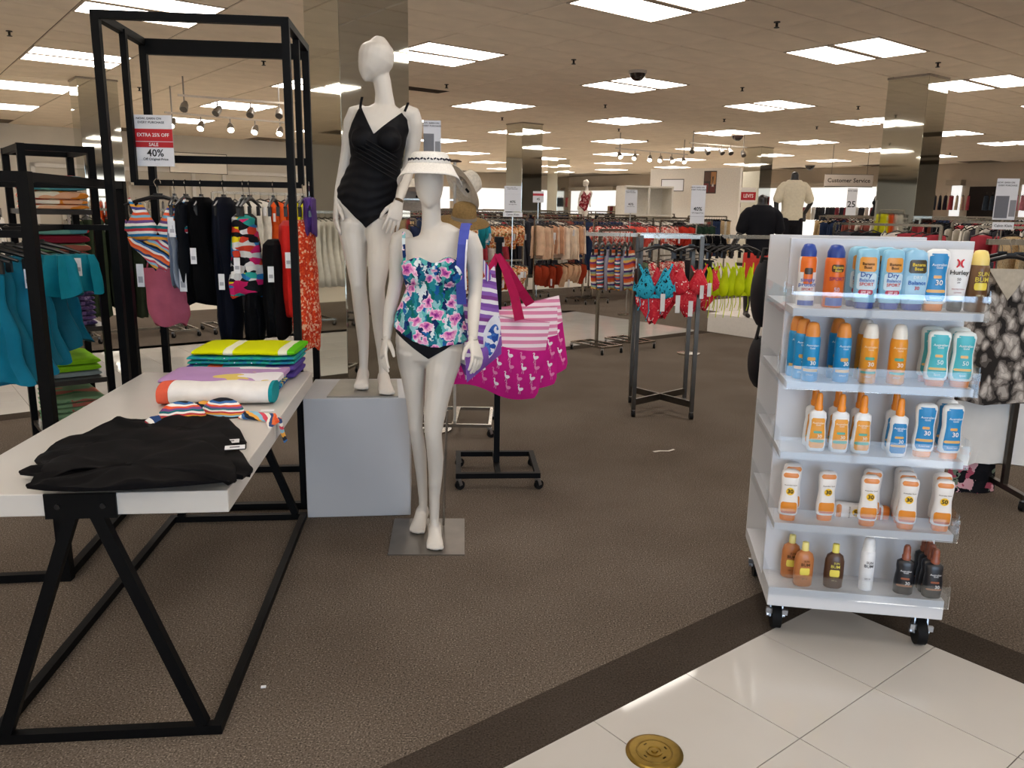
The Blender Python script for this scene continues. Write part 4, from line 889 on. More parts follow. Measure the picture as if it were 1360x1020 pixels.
# ---- black stand with flamingo totes
BS=thing('bag_stand','black post stand on casters carrying the pink totes','display stand',(-.085,4.57,0),.07)
x0,x1,y0,y1=-.225,.225,-.21,.21
for a,c in (((x0,y0),(x1,y0)),((x0,y1),(x1,y1))): MB().bar((a[0]-.015,a[1],.085),(c[0]+.015,c[1],.085),.03,.03).build('base_rail',BLKMET,BS,world=False)
for x in (x0,x1,0): MB().bar((x,y0+.015,.085),(x,y1-.015,.085),.03,.03).build('base_rail',BLKMET,BS,world=False)
MB().bar((0,0,.07),(0,0,1.38),.034,.034,(0,1,0)).build('post',BLKMET,BS,world=False); MB().box((0,0,1.395),(.05,.1,.03)).build('post_cap',BLKMET,BS,world=False)
MB().bar((-.02,-.12,1.31),(.02,.1,1.31),.02,.02).build('hook_arm',BLKMET,BS,world=False)
def caster(parent,x,y,zt,r=.027,mat=RUBBER,world=False,yaw=.6):
    cs,sn=math.cos(yaw),math.sin(yaw)
    h=MB().tube([(x,y,zt),(x,y,zt-.012)],.016,8); h.bar((x-.014*sn,y+.014*cs,zt-.01),(x-.014*sn+.01*cs,y+.014*cs+.01*sn,r),.004,.02); h.bar((x+.014*sn,y-.014*cs,zt-.01),(x+.014*sn+.01*cs,y-.014*cs+.01*sn,r),.004,.02)
    h=h.build('caster',ZINC,parent,world=world)
    MB().tube([(x-.011*sn+.01*cs,y+.011*cs+.01*sn,r),(x+.011*sn+.01*cs,y-.011*cs+.01*sn,r)],r,14).build('wheel',mat,h,world=world); return h
for x in (x0,x1):
    for y in (y0,y1): caster(BS,x,y,.07)
HOT=P('#c41f80',.8,0,.1,9); PSTR=stripes('pink_stripe',['#d887a8','#f0dde4'],26,2,.0,.8); STRAPP=P('#b01c4e',.8)
FL=[(0,0),(.012,.0),(.02,.006),(.022,.014),(.016,.02),(.006,.02),(.0,.018),(-.004,.026),(-.002,.034),(-.006,.04),(-.012,.04),(-.016,.034),(-.013,.033),(-.010,.036),(-.008,.034),(-.010,.026),(-.009,.016),(-.005,.006)]
def tote(lab,o,yaw,w,h,tilt,seed,Ytop):
    """slouchy tote: o = middle of the top edge"""
    t=thing('flamingo_tote',lab,'tote bag',o,yaw,'pink flamingo totes'); c,s=math.cos(tilt),math.sin(tilt)
    def R(x,y,z): return Vector((x*c-z*s,y,x*s+z*c))
    def prof(j): return 1-.03*math.sin(3*j)+.08*j*(1-j)*2 if j<.93 else 1-.9*(j-.93)
    def half(i,j,sg):
        x=(i-.5)*w*prof(j); dep=(.012+.055*math.sin(math.pi*min(1,j*.8+.05)))*(1-abs(2*i-1)**3); return R(x,sg*dep+.006*math.sin(9*i+5*j+seed)*j,-h*j+.012*math.sin(math.pi*i)*(1-j)*-1+.02*math.sin(2*math.pi*i)*j)
    for sg,nm in ((-1,'front'),(1,'back')):
        MB().grid(lambda i,j:half(i,j*.36,sg),20,8).build(nm+'_stripe_panel',PSTR,t,True,world=False)
        MB().grid(lambda i,j:half(i,.36+j*.64,sg),20,16).build(nm+'_panel',HOT,t,True,world=False)
    for tone,colr,off in (('white','#f1e3ec',0),('pink','#e287b4',1)):
        mb=MB()
        for r in range(4):
            for q in range(7):
                if (r+q)%2!=off: continue
                i0,j0=.07+.138*q+.03*(r%2),.47+.135*r
                if i0>.95: continue
                for poly in (FL,[(.006,0),(.0075,0),(.0085,-.022),(.007,-.022)],[(.0,.0),(.0016,0),(-.002,-.02),(-.0035,-.02)]):
                    vs=[half(min(1,max(0,i0+a*.95/w)),min(1,j0-bq*.95/h),-1)+Vector((0,-.0016,0)) for a,bq in poly]; mb.add(vs,[tuple(range(len(vs)))])
        mb.build('flamingo_print',P(colr,.8),t,world=False)
    return t
tp=Vector((-.085,4.46,1.305))
tote('rearmost pink flamingo tote with its corner out to the right',PD(688,402,4.66),.25,.50,.44,.16,3,0)
tote('middle pink flamingo tote between the other two',PD(682,408,4.55),.1,.50,.45,.02,2,0)
tote('front pink flamingo tote with pale striped top on the black stand',PD(671,418,4.44),-.08,.50,.44,-.14,1,0)
for (a,bq),wd,lab in ((((640,392),(661,338)),.03,0),(((694,423),(661,338)),.034,1),(((704,402),(664,338)),.03,2)):
    e=PD(a[0] if isinstance(a,tuple) else a,0,1) if False else None
for k,(pts,ys) in enumerate(([[(641,405),(646,380),(653,355),(661,338)],(4.4,4.4,4.42,4.44)],[[(661,338),(671,358),(683,392),(690,425)],(4.42,4.4,4.39,4.38)],[[(662,339),(678,362),(692,386),(704,404)],(4.46,4.47,4.5,4.55)])):
    st=thing('tote_strap',['dark pink strap rising left from the front tote to the stand','dark pink strap falling to the front tote\'s right side','dark pink strap falling to the rear tote'][k],'bag strap',PD(*pts[0],ys[0]),0,'straps of the flamingo totes'); MB().ribbon([PD(x,y,Y) for (x,y),Y in zip(pts,ys)],[.05,.045,.04,.03] if k==0 else [.03,.04,.05,.055],(1,0,.35),.006).build('webbing',STRAPP,st)
# ================================================================ SUNSCREEN CART
ca=math.radians(9); XA,YA=Vector((math.cos(ca),-math.sin(ca),0)),Vector((math.sin(ca),math.cos(ca),0))
C=frame((.97,2.87,0),XA,YA); CW,CD=.60,.5
cart=thing('display_cart','white rolling display cart with five acrylic-fronted shelves of sunscreen','display cart',C(CW/2,CD/2,0),-ca)
CARTW=P('#cfd1d6',.35,0,.02,3); ACR=clear('acrylic'); ACR2=clear('acrylic_thin',ior=1.1,alpha=.07)
def cbox(x0,x1,y0,y1,z0,z1):
    return MB().add([C(x,y,z) for z in (z0,z1) for x,y in ((x0,y0),(x1,y0),(x1,y1),(x0,y1))],[(3,2,1,0),(4,5,6,7),(0,1,5,4),(1,2,6,5),(2,3,7,6),(3,0,4,7)])
SZ=[1.246,.993,.741,.477,.228]
cbox(0,CW,0,.018,.155,1.474).build('front_back_panel',CARTW,cart,False,.002)
cbox(0,CW,CD-.018,CD,.155,1.474).build('rear_panel',CARTW,cart,False,.002)
cbox(.11,.125,.018,CD-.018,.155,1.46).build('side_panel',CARTW,cart); cbox(CW-.125,CW-.11,.018,CD-.018,.155,1.46).build('side_panel',CARTW,cart)
cbox(0.0,CW,.018,CD-.018,.155,.2).build('base_deck',CARTW,cart)
cbox(0,CW,-.155,0,.155,.228).build('base_shelf',CARTW,cart,False,.003)
MB().tube([C(.235,-.002,1.43),C(.235,-.004,1.43)],.006,10).build('screw_cap',ZINC,cart)
for z in SZ[1:]: MB().tube([C(.3,-.002,z-.05),C(.3,-.004,z-.05)],.005,10).build('screw_cap',ZINC,cart)
for k,z in enumerate(SZ):
    if k<4:
        s=cbox(0,CW,-.155,-.001,z-.026,z).build('shelf',CARTW,cart,False,.002)
    x1=CW+.012
    a=cbox(-.006,x1,-.163,-.159,z-.026,z+.056).build('acrylic_lip',ACR,cart)
    for xx in (-.008,CW+.008): cbox(xx-.002,xx+.002,-.159,-.002,z-.026,z+.075).build('acrylic_side',ACR2,cart)
for sx in (0,1):
    for k,z in enumerate(SZ[:4]):
        x0,x1=(0.01,.11) if sx==0 else (CW-.11,CW-.01)
        cbox(x0,x1,.018,CD-.018,z-.035,z-.02).build('side_shelf',CARTW,cart)
        xo=(-.003,.0) if sx==0 else (CW,CW+.003); cbox(xo[0],xo[1],.0,CD,z-.04,z+.05).build('acrylic_side_lip',ACR2,cart)
for x,y in ((.06,.0),(CW-.03,-.03),(.05,CD-.05),(CW-.06,CD-.05)):
    p=C(x,y,0); h=MB().tube([p+Vector((0,0,.155)),p+Vector((0,0,.14))],.032,14); h.tube([p+Vector((0,0,.14)),p+Vector((0,0,.12))],.02,12)
    for s in (-1,1): h.bar(p+XA*(s*.022)+Vector((0,0,.13)),p+XA*(s*.022)+YA*-.012+Vector((0,0,.045)),.005,.034,YA)
    h.bar(p+XA*-.022+Vector((0,0,.13)),p+XA*.022+Vector((0,0,.13)),.03,.006)
    h=h.build('caster',ZINC,cart)
    MB().tube([p+XA*-.017+YA*-.012+Vector((0,0,.049)),p+XA*.017+YA*-.012+Vector((0,0,.049))],.049,20).build('wheel',RUBBER,h,True)
    MB().bar(p+XA*-.04+YA*-.03+Vector((0,0,.075)),p+XA*.04+YA*-.03+Vector((0,0,.07)),.012,.02).tube([p+XA*-.034+YA*-.012+Vector((0,0,.049)),p+XA*.034+YA*-.012+Vector((0,0,.049))],.009,8).build('brake_lever',ZINC,h)
for z_ in (1.37,.95): MB().bar(C(.03,CD,z_),C(.0,CD+.12,z_),.012,.012).build('hook_arm',BLKMET,cart)
# ---- bottles
def bottle(kind,prof,n,body,caps,labels,texts,bodymat=None):
    """prof=(z,half width,half depth); caps=(profile,colour); labels=(z0,z1,fraction,colour); texts=(string,x,z,size,colour)"""
    t=bpy.data.objects.new(kind,None); COL.objects.link(t); MW[t]=Matrix(); t.empty_display_size=.03
    def at(z):
        for a,c in zip(prof,prof[1:]):
            if a[0]<=z<=c[0]: q=(z-a[0])/(c[0]-a[0]+1e-9); return a[1]+(c[1]-a[1])*q,a[2]+(c[2]-a[2])*q
        return prof[-1][1:]
    def ring(z,w,d,m=28):
        e=2/n; return [Vector((w*abs(math.cos(a))**e*(1 if math.cos(a)>=0 else -1),d*abs(math.sin(a))**e*(1 if math.sin(a)>=0 else -1),z)) for a in [2*math.pi*j/m for j in range(m)]]
    def front(x,z,eps=.0006):
        w,d=at(z); q=min(.999,abs(x)/w); return Vector((x,-d*(1-q**n)**(1/n)-eps,z))
    MB().loft([ring(*p) for p in prof]).build('body',bodymat or P(body,.3,0,.02),t,True)
    for pr,colr in caps: MB().loft([ring(*p) for p in pr]).build('cap',P(colr,.35,0,.03),t,True)
    for k,(z0,z1,fr,colr) in enumerate(labels):
        def fn(i,j):
            z=z0+(z1-z0)*j; w,_=at(z); rr=1-.0*(j); e=min(j,1-j)*(z1-z0); c=1 if fr>.9 or e>.006 else .8+.2*(e/.006)**.5
            return front((i*2-1)*w*fr*c,z,.0007+.0006*k)
        MB().grid(fn,12,14).build('label_panel',P(colr,.35,0,.03),t,True)
    by={}
    for s,x,z,size,colr in texts: put_text(by.setdefault(colr,MB()),s,size,lambda a,bq:front(a,min(max(bq,prof[0][0]+.001),prof[-1][0]-.001),.0042),x,z,.014)
    for colr,mb in by.items(): tag(mb.build('lettering',P(colr,.5,0,0),t),None,None,kind='stuff')
    t['category']='bottle'; return t
def scale_prof(p,h,w,d): return [(a*h,b*w,c*d) for a,b,c in p]
CAN=[(0,.9,.9),(.02,1,1),(.80,1,1),(.86,.93,.93),(.9,.72,.72)]
def can(kind,h,r,body,cap,labels,texts,cp=.19):
    pf=[(z*(1-cp+.06)*h,a*r,b*r) for z,a,b in CAN]; zt=(1-cp)*h
    return bottle(kind,pf,2,body,[([(zt-.012,r*.86,r*.86),(zt+.006,r*.86,r*.86),(h-.012,r*.72,r*.72),(h-.003,r*.58,r*.58),(h,r*.3,r*.3)],cap)],[(a*h,bq*h,f,c) for a,bq,f,c in labels],[(s,x*r,z*h,q*r,c) for s,x,z,q,c in texts])
LOT=[(.115,.86,.9),(.14,.98,1),(.3,1,1),(.5,.88,.95),(.6,.84,.92),(.75,.92,.95),(.9,.97,.9),(.965,.86,.75),(1,.5,.4)]
def lotion(kind,h,w,d,body,cap,labels,texts,pf=LOT):
    return bottle(kind,scale_prof(pf,h,w,d),2.6,body,[([(0,.75*w,.8*d),(.006,.8*w,.88*d),(.12*h,.82*w,.88*d)],cap)],[(a*h,bq*h,f,c) for a,bq,f,c in labels],[(s,x*w,z*h,q*w,c) for s,x,z,q,c in texts])
PMP=[(0,.86,.9),(.02,.97,1),(.2,1,1),(.36,.93,1),(.48,.84,.95),(.58,.9,.9),(.66,.86,.85),(.7,.55,.6),(.715,.36,.5)]
def pump(kind,h,w,d,body,cap,labels,texts):
    return bottle(kind,scale_prof(PMP,h,w,d),2.6,body,[([(.7*h,.42*w,.62*d),(.78*h,.44*w,.64*d),(.8*h,.36*w,.52*d),(.9*h,.36*w,.55*d),(.965*h,.33*w,.5*d),(1*h,.22*w,.34*d)],cap)],[(a*h,bq*h,f,c) for a,bq,f,c in labels],[(s,x*w,z*h,q*w,c) for s,x,z,q,c in texts])
FLASK=[(0,.8,.85),(.03,.95,1),(.3,1,1),(.62,.97,1),(.74,.8,.85),(.8,.4,.55),(.815,.3,.45)]
def flask(kind,h,w,d,body,cap,labels,texts):
    return bottle(kind,scale_prof(FLASK,h,w,d),2.4,body,[([(.8*h,.34*w,.5*d),(.83*h,.36*w,.52*d),(.99*h,.33*w,.48*d),(h,.28*w,.4*d)],cap)],[(a*h,bq*h,f,c) for a,bq,f,c in labels],[(s,x*w,z*h,q*w,c) for s,x,z,q,c in texts])
K={}
K['spw']=can('spray_can',.192,.027,'#e9e7e6','#1c3f94',[(.55,.8,1,'#e8701f'),(.36,.6,.5,'#e8701f'),(.02,.1,1,'#23479a'),(.52,.62,.45,'#3d2a18')],[('simply',0,.43,.62,'#3a62b0'),('protect',0,.355,.62,'#3a62b0'),('SPORT',0,.28,.42,'#c0392b')],.15)
K['spo']=can('spray_can',.19,.03,'#e06a1c','#1d3c8c',[(.03,.16,1,'#2a55a8'),(.57,.69,.6,'#4a3015')],[('Banana',0,.645,.36,'#f2d04a'),('Boat',0,.595,.36,'#f2d04a'),('SPORT',0,.46,.5,'#7d2d6a'),('50',0,.29,.6,'#c9c2d8')],.15)
K['dry']=lotion('lotion_bottle',.178,.033,.02,'#8cc3dd','#23459c',[(.62,.86,.72,'#e49a3a'),(.32,.6,.8,'#cfe4ee'),(.24,.32,.62,'#c23a50')],[('Banana',0,.75,.36,'#3b2a14'),('Boat',0,.69,.36,'#3b2a14'),('Dry',-.1,.57,.62,'#2f5ca8'),('Balance',0,.48,.42,'#4f79bb'),('SPORT',0,.41,.4,'#cc3a3a'),('SPF 50',0,.28,.3,'#f3e9ea')],[(.11,.95,1),(.2,1,1),(.7,1,1),(.9,.96,.9),(.97,.85,.7),(1,.5,.4)])
K['bal']=lotion('lotion_bottle',.178,.037,.022,'#93c4e2','#1f3c94',[(.62,.84,.7,'#3d3420'),(.25,.58,.8,'#a9d3ec')],[('Banana',0,.76,.36,'#f0d24a'),('Boat',0,.69,.36,'#f0d24a'),('DRY',0,.55,.36,'#e9f1f6'),('Balance',0,.46,.46,'#2d62b4'),('30',0,.37,.4,'#cc3a3a')],[(.11,.9,1),(.2,1,1),(.65,1,1),(.85,.94,.9),(.95,.8,.7),(1,.45,.4)])
AG=lambda c:[('Australian',.05,.75,.3,c),('Gold',.05,.705,.26,c)]
K['agb']=lotion('lotion_bottle',.196,.037,.021,'#e9ecec','#e0822e',[(.16,.93,.8,'#1f86c2'),(.3,.35,.8,'#e0b26a'),(.53,.58,.4,'#dda85e')],AG('#dbe9f2')+[('30',.15,.46,.62,'#f4f4f2'),('Sunscreen',0,.22,.24,'#cfe3f0')])
K['agt']=lotion('lotion_bottle',.186,.036,.021,'#e6efee','#e0822e',[(.16,.93,.8,'#43b3c0'),(.3,.345,.8,'#e3c07a'),(.53,.58,.4,'#e5b66c')],AG('#e6f3f4')+[('50',.15,.44,.56,'#d7eef0'),('Sport',0,.22,.24,'#d7eef0')])
K['hur']=bottle('sunscreen_tube',[(.03,.021,.021),(.06,.026,.02),(.1,.03,.016),(.15,.033,.009),(.18,.0345,.004),(.187,.035,.002)],2.3,'#e8e8e8',[([(0,.018,.018),(.004,.0205,.0205),(.034,.0215,.0215)],'#1a1b20')],[],[('Hurley',0,.118,.019,'#17181c'),('50',0,.098,.011,'#222222'),('SPF',0,.088,.006,'#222222'),('PROTECTION',0,.068,.0055,'#9c2f35'),('LOTION',0,.058,.0055,'#9c2f35')])
lg=MB()
for s in (-1,1): lg.ribbon([(s*.0095,-.0118,.158),(s*.004,-.0125,.152),(s*.003,-.0131,.146),(s*.004,-.0136,.140),(s*.0095,-.014,.134)],[.004,.005,.0055,.005,.004],(1,0,0),.0008)
tag(lg.build('emblem',P('#cc2f3a',.5),K['hur']),None,None,kind='stuff')
K['brn']=can('spray_can',.185,.029,'#6b4a2c','#ecd27a',[(.36,.48,.62,'#e6d24f')],[('SUN',.1,.62,.6,'#d8c552'),('BUM',0,.53,.66,'#d8c552'),('SPF 50',0,.27,.3,'#cfc8a8')])
K['bls']=can('spray_can',.2,.0265,'#1e8ec8','#d98a3c',[(.17,.22,1,'#d8b06a'),(.36,.42,.5,'#cfa258')],[('Australian',0,.62,.36,'#d3e8f2'),('Gold',0,.575,.32,'#d3e8f2'),('30',.2,.32,.72,'#f2f4f3'),('SPRAY',-.1,.12,.3,'#cfe6f2')])
K['ors']=can('spray_can',.2,.0275,'#e6982a','#e6e2da',[(.17,.21,1,'#3f9e86'),(.4,.45,.55,'#55a58c')],[('Australian',0,.62,.36,'#f2dcb8'),('Gold',0,.575,.32,'#f2dcb8'),('30',.15,.33,.72,'#f6efe2'),('SPRAY',-.1,.12,.3,'#f4e3c6')])
K['opm']=pump('pump_bottle',.2,.031,.02,'#e8ebee','#ee8f1d',[(.06,.58,.8,'#e8a03a'),(.16,.21,.8,'#4fa58e'),(.32,.36,.5,'#62b0a0')],[('Australian',0,.5,.3,'#f4e6cc'),('Gold',0,.465,.26,'#f4e6cc'),('30',.2,.27,.52,'#f6efe2')])
K['bpm']=pump('pump_bottle',.2,.032,.02,'#e8ebee','#ee8f1d',[(.06,.58,.8,'#1f83c0'),(.17,.21,.8,'#dfb26a'),(.32,.36,.5,'#d9aa5c')],[('Australian',0,.5,.3,'#dbe9f2'),('Gold',0,.465,.26,'#dbe9f2'),('30',.2,.27,.52,'#f2f4f3')])
K['wl3']=lotion('lotion_bottle',.182,.032,.02,'#e9e6e4','#e07f2c',[(.86,.95,.82,'#d98a4a'),(.16,.38,.84,'#e08c2c'),(.16,.2,.84,'#b85a2a')],[('Australian Gold',0,.72,.2,'#5a4a3c')])
for k in ('wl3',):
    m=MB(); m.lathe([(.013,-.0225),(.013,-.0235)],20); 
    bd=MB(Matrix.Translation((0,-.0195,.108))@Matrix.Rotation(math.pi/2,4,'X')).lathe([(.0135,0),(.0135,.0012)],22); bd.build('number_badge',P('#f0c22c',.4),K[k])
K['wl5']=None
def clone_kind(o): 
    c=copy_tree(o); _CH[c]=[x for x in bpy.data.objects if x.parent==c]; MW[c]=Matrix(); return c
K['wl5']=clone_kind(K['wl3'])
for kk,tx in (('wl3','30'),('wl5','50')):
    mb=MB(); put_text(mb,tx,.02,lambda a,bq:(a,-.0222,bq),0,.108,.03); o=mb.build('lettering',P('#1d1a18',.5),K[kk]); tag(o,None,None,kind='stuff')
K['tan']=flask('lotion_flask',.165,.034,.02,'#b5713f','#e8dc8a',[(.28,.44,.5,'#e6d55a')],[('SUN',.1,.6,.3,'#4a3418'),('BUM',0,.52,.46,'#4a3418'),('SPF 15',0,.2,.2,'#5f4424')])
K['dkb']=flask('lotion_flask',.165,.034,.02,'#4d3222','#e8dc6a',[(.28,.44,.5,'#e6d55a')],[('SUN',.1,.6,.3,'#dccf5a'),('BUM',0,.52,.46,'#dccf5a'),('SPF 15',0,.2,.2,'#c8bd9a')])
K['wsp']=can('spray_bottle',.205,.0255,'#e6e8ec','#eceef0',[(.02,.2,.95,'#eff0f2')],[('SUN',.1,.56,.5,'#55585e'),('BUM',0,.49,.62,'#55585e'),('SPF 50',0,.25,.3,'#777a80')],.2)
K['blk']=pump('pump_bottle',.185,.034,.021,'#1d1d22','#8a4b33',[(.17,.21,.85,'#9a6a4e'),(.32,.36,.5,'#9c5a3c')],[('Australian',0,.5,.28,'#c8c8cc'),('Gold',0,.465,.24,'#c8c8cc'),('30',.25,.25,.5,'#e2e2e4')])
H0={'spw':.192,'spo':.19,'dry':.178,'bal':.178,'agb':.196,'agt':.186,'hur':.187,'brn':.185,'bls':.2,'ors':.2,'opm':.2,'bpm':.2,'wl3':.182,'wl5':.182,'tan':.165,'dkb':.165,'wsp':.205,'blk':.185}
NAMES={'spw':'white and orange blue-capped spray can','spo':'orange blue-capped spray can','dry':'pale blue orange-label lotion bottle','bal':'rounded pale blue lotion bottle','agb':'blue and white curved lotion bottle','agt':'turquoise and white lotion bottle','hur':'white squeeze tube with red emblem','brn':'brown spray can with yellow cap','bls':'blue orange-capped spray can','ors':'golden orange white-capped spray can','opm':'orange-label pump bottle','bpm':'blue-label pump bottle','wl3':'white and orange 30 lotion bottle','wl5':'white and orange 50 lotion bottle','tan':'tan lotion flask with yellow cap','dkb':'dark brown lotion flask with yellow cap','wsp':'white spray bottle','blk':'black pump bottle with copper nozzle'}
used={}
SH=['top','second','third','fourth','bottom']
def shelfx(px,yl,z):
    lo,hi=-.3,1.0
    for _ in range(40):
        m=(lo+hi)/2
        if PR(C(m,yl,z))[0]<px: lo=m
        else: hi=m
    return lo
rows=[ # shelf, kind, px, row depth, height px, what sets it apart
 (0,'spw',1068,-.085,80,'leftmost on the top shelf of the cart'),(0,'spo',1104,-.09,80,'second from the left on the top shelf'),(0,'dry',1135,-.045,77,'hidden half behind its twin on the top shelf'),(0,'dry',1146,-.1,77,'third in the front row of the top shelf'),(0,'dry',1168,-.045,77,'at the back of the top shelf, fourth place'),(0,'dry',1179,-.1,77,'fourth in the front row of the top shelf'),
 (0,'bal',1200,-.045,77,'behind the front one on the top shelf'),(0,'bal',1209,-.1,77,'in the front row of the top shelf'),(0,'agb',1237,-.1,79,'on the top shelf beside the white tube'),(0,'hur',1266,-.095,79,'on the top shelf beside the brown can'),(0,'brn',1293,-.09,79,'rightmost on the top shelf of the cart'),
 (1,'bls',1054,-.04,79,'at the rear left corner of the second shelf'),(1,'bls',1062,-.085,79,'middle one of the left trio on the second shelf'),(1,'bls',1074,-.125,78,'front one of the left trio on the second shelf'),(1,'bls',1107,-.05,79,'rear of the pair on the second shelf'),(1,'bls',1115,-.115,78,'front of the pair on the second shelf'),
 (1,'ors',1144,-.05,79,'half hidden behind its twin on the second shelf'),(1,'ors',1150,-.115,79,'left front on the second shelf'),(1,'ors',1188,-.11,79,'standing alone on the second shelf'),(1,'agt',1231,-.045,74,'left one of the rear row on the second shelf'),(1,'agt',1240,-.115,74,'left one of the front row on the second shelf'),(1,'agt',1266,-.045,74,'right one of the rear row on the second shelf'),(1,'agt',1273,-.115,74,'right one of the front row on the second shelf'),
 (2,'opm',1077,-.05,79,'rear left on the third shelf'),(2,'opm',1082,-.11,79,'leftmost front one on the third shelf'),(2,'opm',1107,-.05,79,'second one in the rear row on the third shelf'),(2,'opm',1112,-.11,79,'second in front on the third shelf'),(2,'opm',1136,-.05,79,'third one in the rear row on the third shelf'),(2,'opm',1141,-.11,79,'third in front on the third shelf'),
 (2,'bpm',1183,-.05,79,'rear one on the third shelf'),(2,'bpm',1189,-.12,79,'front one on the third shelf'),(2,'agb',1223,-.11,74,'standing alone on the third shelf'),(2,'agb',1250,-.045,74,'rear one at the right end of the third shelf'),(2,'agb',1258,-.115,75,'front one at the right end of the third shelf'),
 (3,'wl3',1048,-.05,72,'rear left on the fourth shelf'),(3,'wl3',1045,-.115,72,'leftmost front one on the fourth shelf'),(3,'wl3',1094,-.09,70,'second from left on the fourth shelf'),(3,'wl3',1153,-.05,72,'rear one in the middle of the fourth shelf'),(3,'wl3',1150,-.115,72,'front one in the middle of the fourth shelf'),(3,'wl3',1194,-.025,74,'hindmost of three on the fourth shelf'),(3,'wl3',1197,-.068,74,'middle one of three on the fourth shelf'),(3,'wl3',1201,-.12,73,'front one of three on the fourth shelf'),(3,'wl5',1244,-.05,73,'rear one at the right end of the fourth shelf'),(3,'wl5',1247,-.115,73,'front one at the right end of the fourth shelf'),
 (4,'tan',1048,-.05,62,'rear one on the bottom shelf'),(4,'tan',1065,-.115,64,'front one on the bottom shelf'),(4,'dkb',1105,-.11,64,'on the bottom shelf'),(4,'wsp',1148,-.105,77,'on the bottom shelf'),(4,'blk',1198,-.11,71,'left one on the bottom shelf'),(4,'blk',1222,-.025,71,'hindmost in the right file on the bottom shelf'),(4,'blk',1227,-.057,71,'third in the right file on the bottom shelf'),(4,'blk',1231,-.088,71,'second in the right file on the bottom shelf'),(4,'blk',1236,-.122,71,'front one of the right file on the bottom shelf')]
for sh_,k,px,yl,hp,where in rows:
    z=SZ[sh_]+.0005; x=shelfx(px,yl,z); p=C(x,yl,z); lab=NAMES[k]+', '+where
    if k not in used: o=K[k]; used[k]=1; o.location=p; o.rotation_euler=(0,0,-ca+random.uniform(-.12,.12))
    else: o=copy_tree(K[k],p,-ca+random.uniform(-.12,.12))
    s=hp*p.y/F*1.02/H0[k]; o.scale=(s,s,s); o['label']=lab; o['group']='sunscreen bottles on the cart'; o['category']='bottle'
o=copy_tree(K['wl3'],C(shelfx(1178,-.03,SZ[3]),-.035,SZ[3]+.021)); o.rotation_euler=(0,-math.pi/2,-ca); o['label']='white and orange lotion bottle lying on its side on the fourth shelf'; o['group']='sunscreen bottles on the cart'; o['category']='bottle'
# sunglasses in the side pockets
def glasses(lab,p,yaw,col_,lens):
    t=thing('sunglasses',lab,'sunglasses',p,yaw,'sunglasses in the side pockets')
    for s in (-1,1):
        MB().tube([(s*.035+.026*math.cos(a),0,.025+.021*math.sin(a)) for a in [2*math.pi*k/16 for k in range(17)]],.003,6,False).build('rim',col_,t,world=False)
        MB().loft([[(s*.035+.025*math.cos(a),y,.025+.02*math.sin(a)) for a in [2*math.pi*k/16 for k in range(16)]] for y in (-.001,.001)]).build('lens',lens,t,world=False)
        MB().bar((s*.063,0,.034),(s*.066,.12,.03),.004,.008).build('temple',col_,t,world=False)
    MB().bar((-.012,0,.03),(.012,0,.03),.004,.006).build('bridge',col_,t,world=False)
glasses('pair of pink-framed sunglasses in the top side pocket of the cart',C(.05,.18,SZ[0]-.0195),math.pi/2-ca+3.0,P('#c9727a',.3),P('#a85a62',.1)); glasses('dark round sunglasses in the second side pocket',C(.05,.12,SZ[1]-.0195),math.pi/2-ca+2.8,P('#2b1a16',.2),P('#1c1310',.08)); glasses('clear-rimmed sunglasses farther back in the second side pocket',C(.055,.3,SZ[1]-.0195),math.pi/2-ca+3.1,P('#c4b49c',.2),P('#8a7a68',.08)); glasses('tortoiseshell sunglasses in the third side pocket',C(.05,.15,SZ[2]-.0195),math.pi/2-ca+2.9,P('#4a2418',.2),P('#2a1510',.08)); glasses('brown sunglasses in the fourth side pocket',C(.05,.2,SZ[3]-.0195),math.pi/2-ca+3.1,P('#5a3222',.2),P('#2c1812',.08))
# ---- small things on the floor
b0=PZ(869,1000); t=thing('floor_cover','round brass floor outlet cover set in the white tiles','floor cover',(b0.x,b0.y,0))
BRASS=P('#8d7436',.34,1,.15,30)
MB().lathe([(.084,.0),(.084,.003),(.078,.006),(.07,.0065)],40,(b0.x,b0.y,0)).build('rim',BRASS,t,True)
MB().lathe([(.0695,0),(.0695,.005),(.056,.003),(.054,.0075),(.049,.0075),(.047,.003)],40,(b0.x,b0.y,0)).build('plate',P('#7f6730',.4,1,.2,40),t,True)
MB().lathe([(.024,.004),(.024,.009),(.019,.009),(.017,.006),(.010,.006),(.009,.010),(.002,.011)],28,(b0.x,b0.y,0)).build('hub',BRASS,t,True)
for a in (.4,2.2,3.8,5.4): MB().box((b0.x+.038*math.cos(a),b0.y+.038*math.sin(a),.005),(.012,.005,.003),Matrix.Rotation(a+1.57,3,'Z')).build('key_slot',P('#3a2c10',.6),t)
p=PZ(350,913); tag(MB().box(p+Vector((0,0,.0025)),(.016,.009,.005),Matrix.Rotation(.2,3,'Z')).build('paper_scrap',PAPER),'tiny white paper scrap on the carpet right of the table','litter')
p=PZ(882,600); tag(MB().ribbon([p+Vector((-.075,-.03,.008)),p+Vector((-.03,.005,.004)),p+Vector((.03,.0,.006)),p+Vector((.07,.02,.012))],.02,(0,1,0),.002).build('plastic_strip',P('#b9b2a6',.3)),'pale plastic strip lying on the carpet in mid floor','litter')
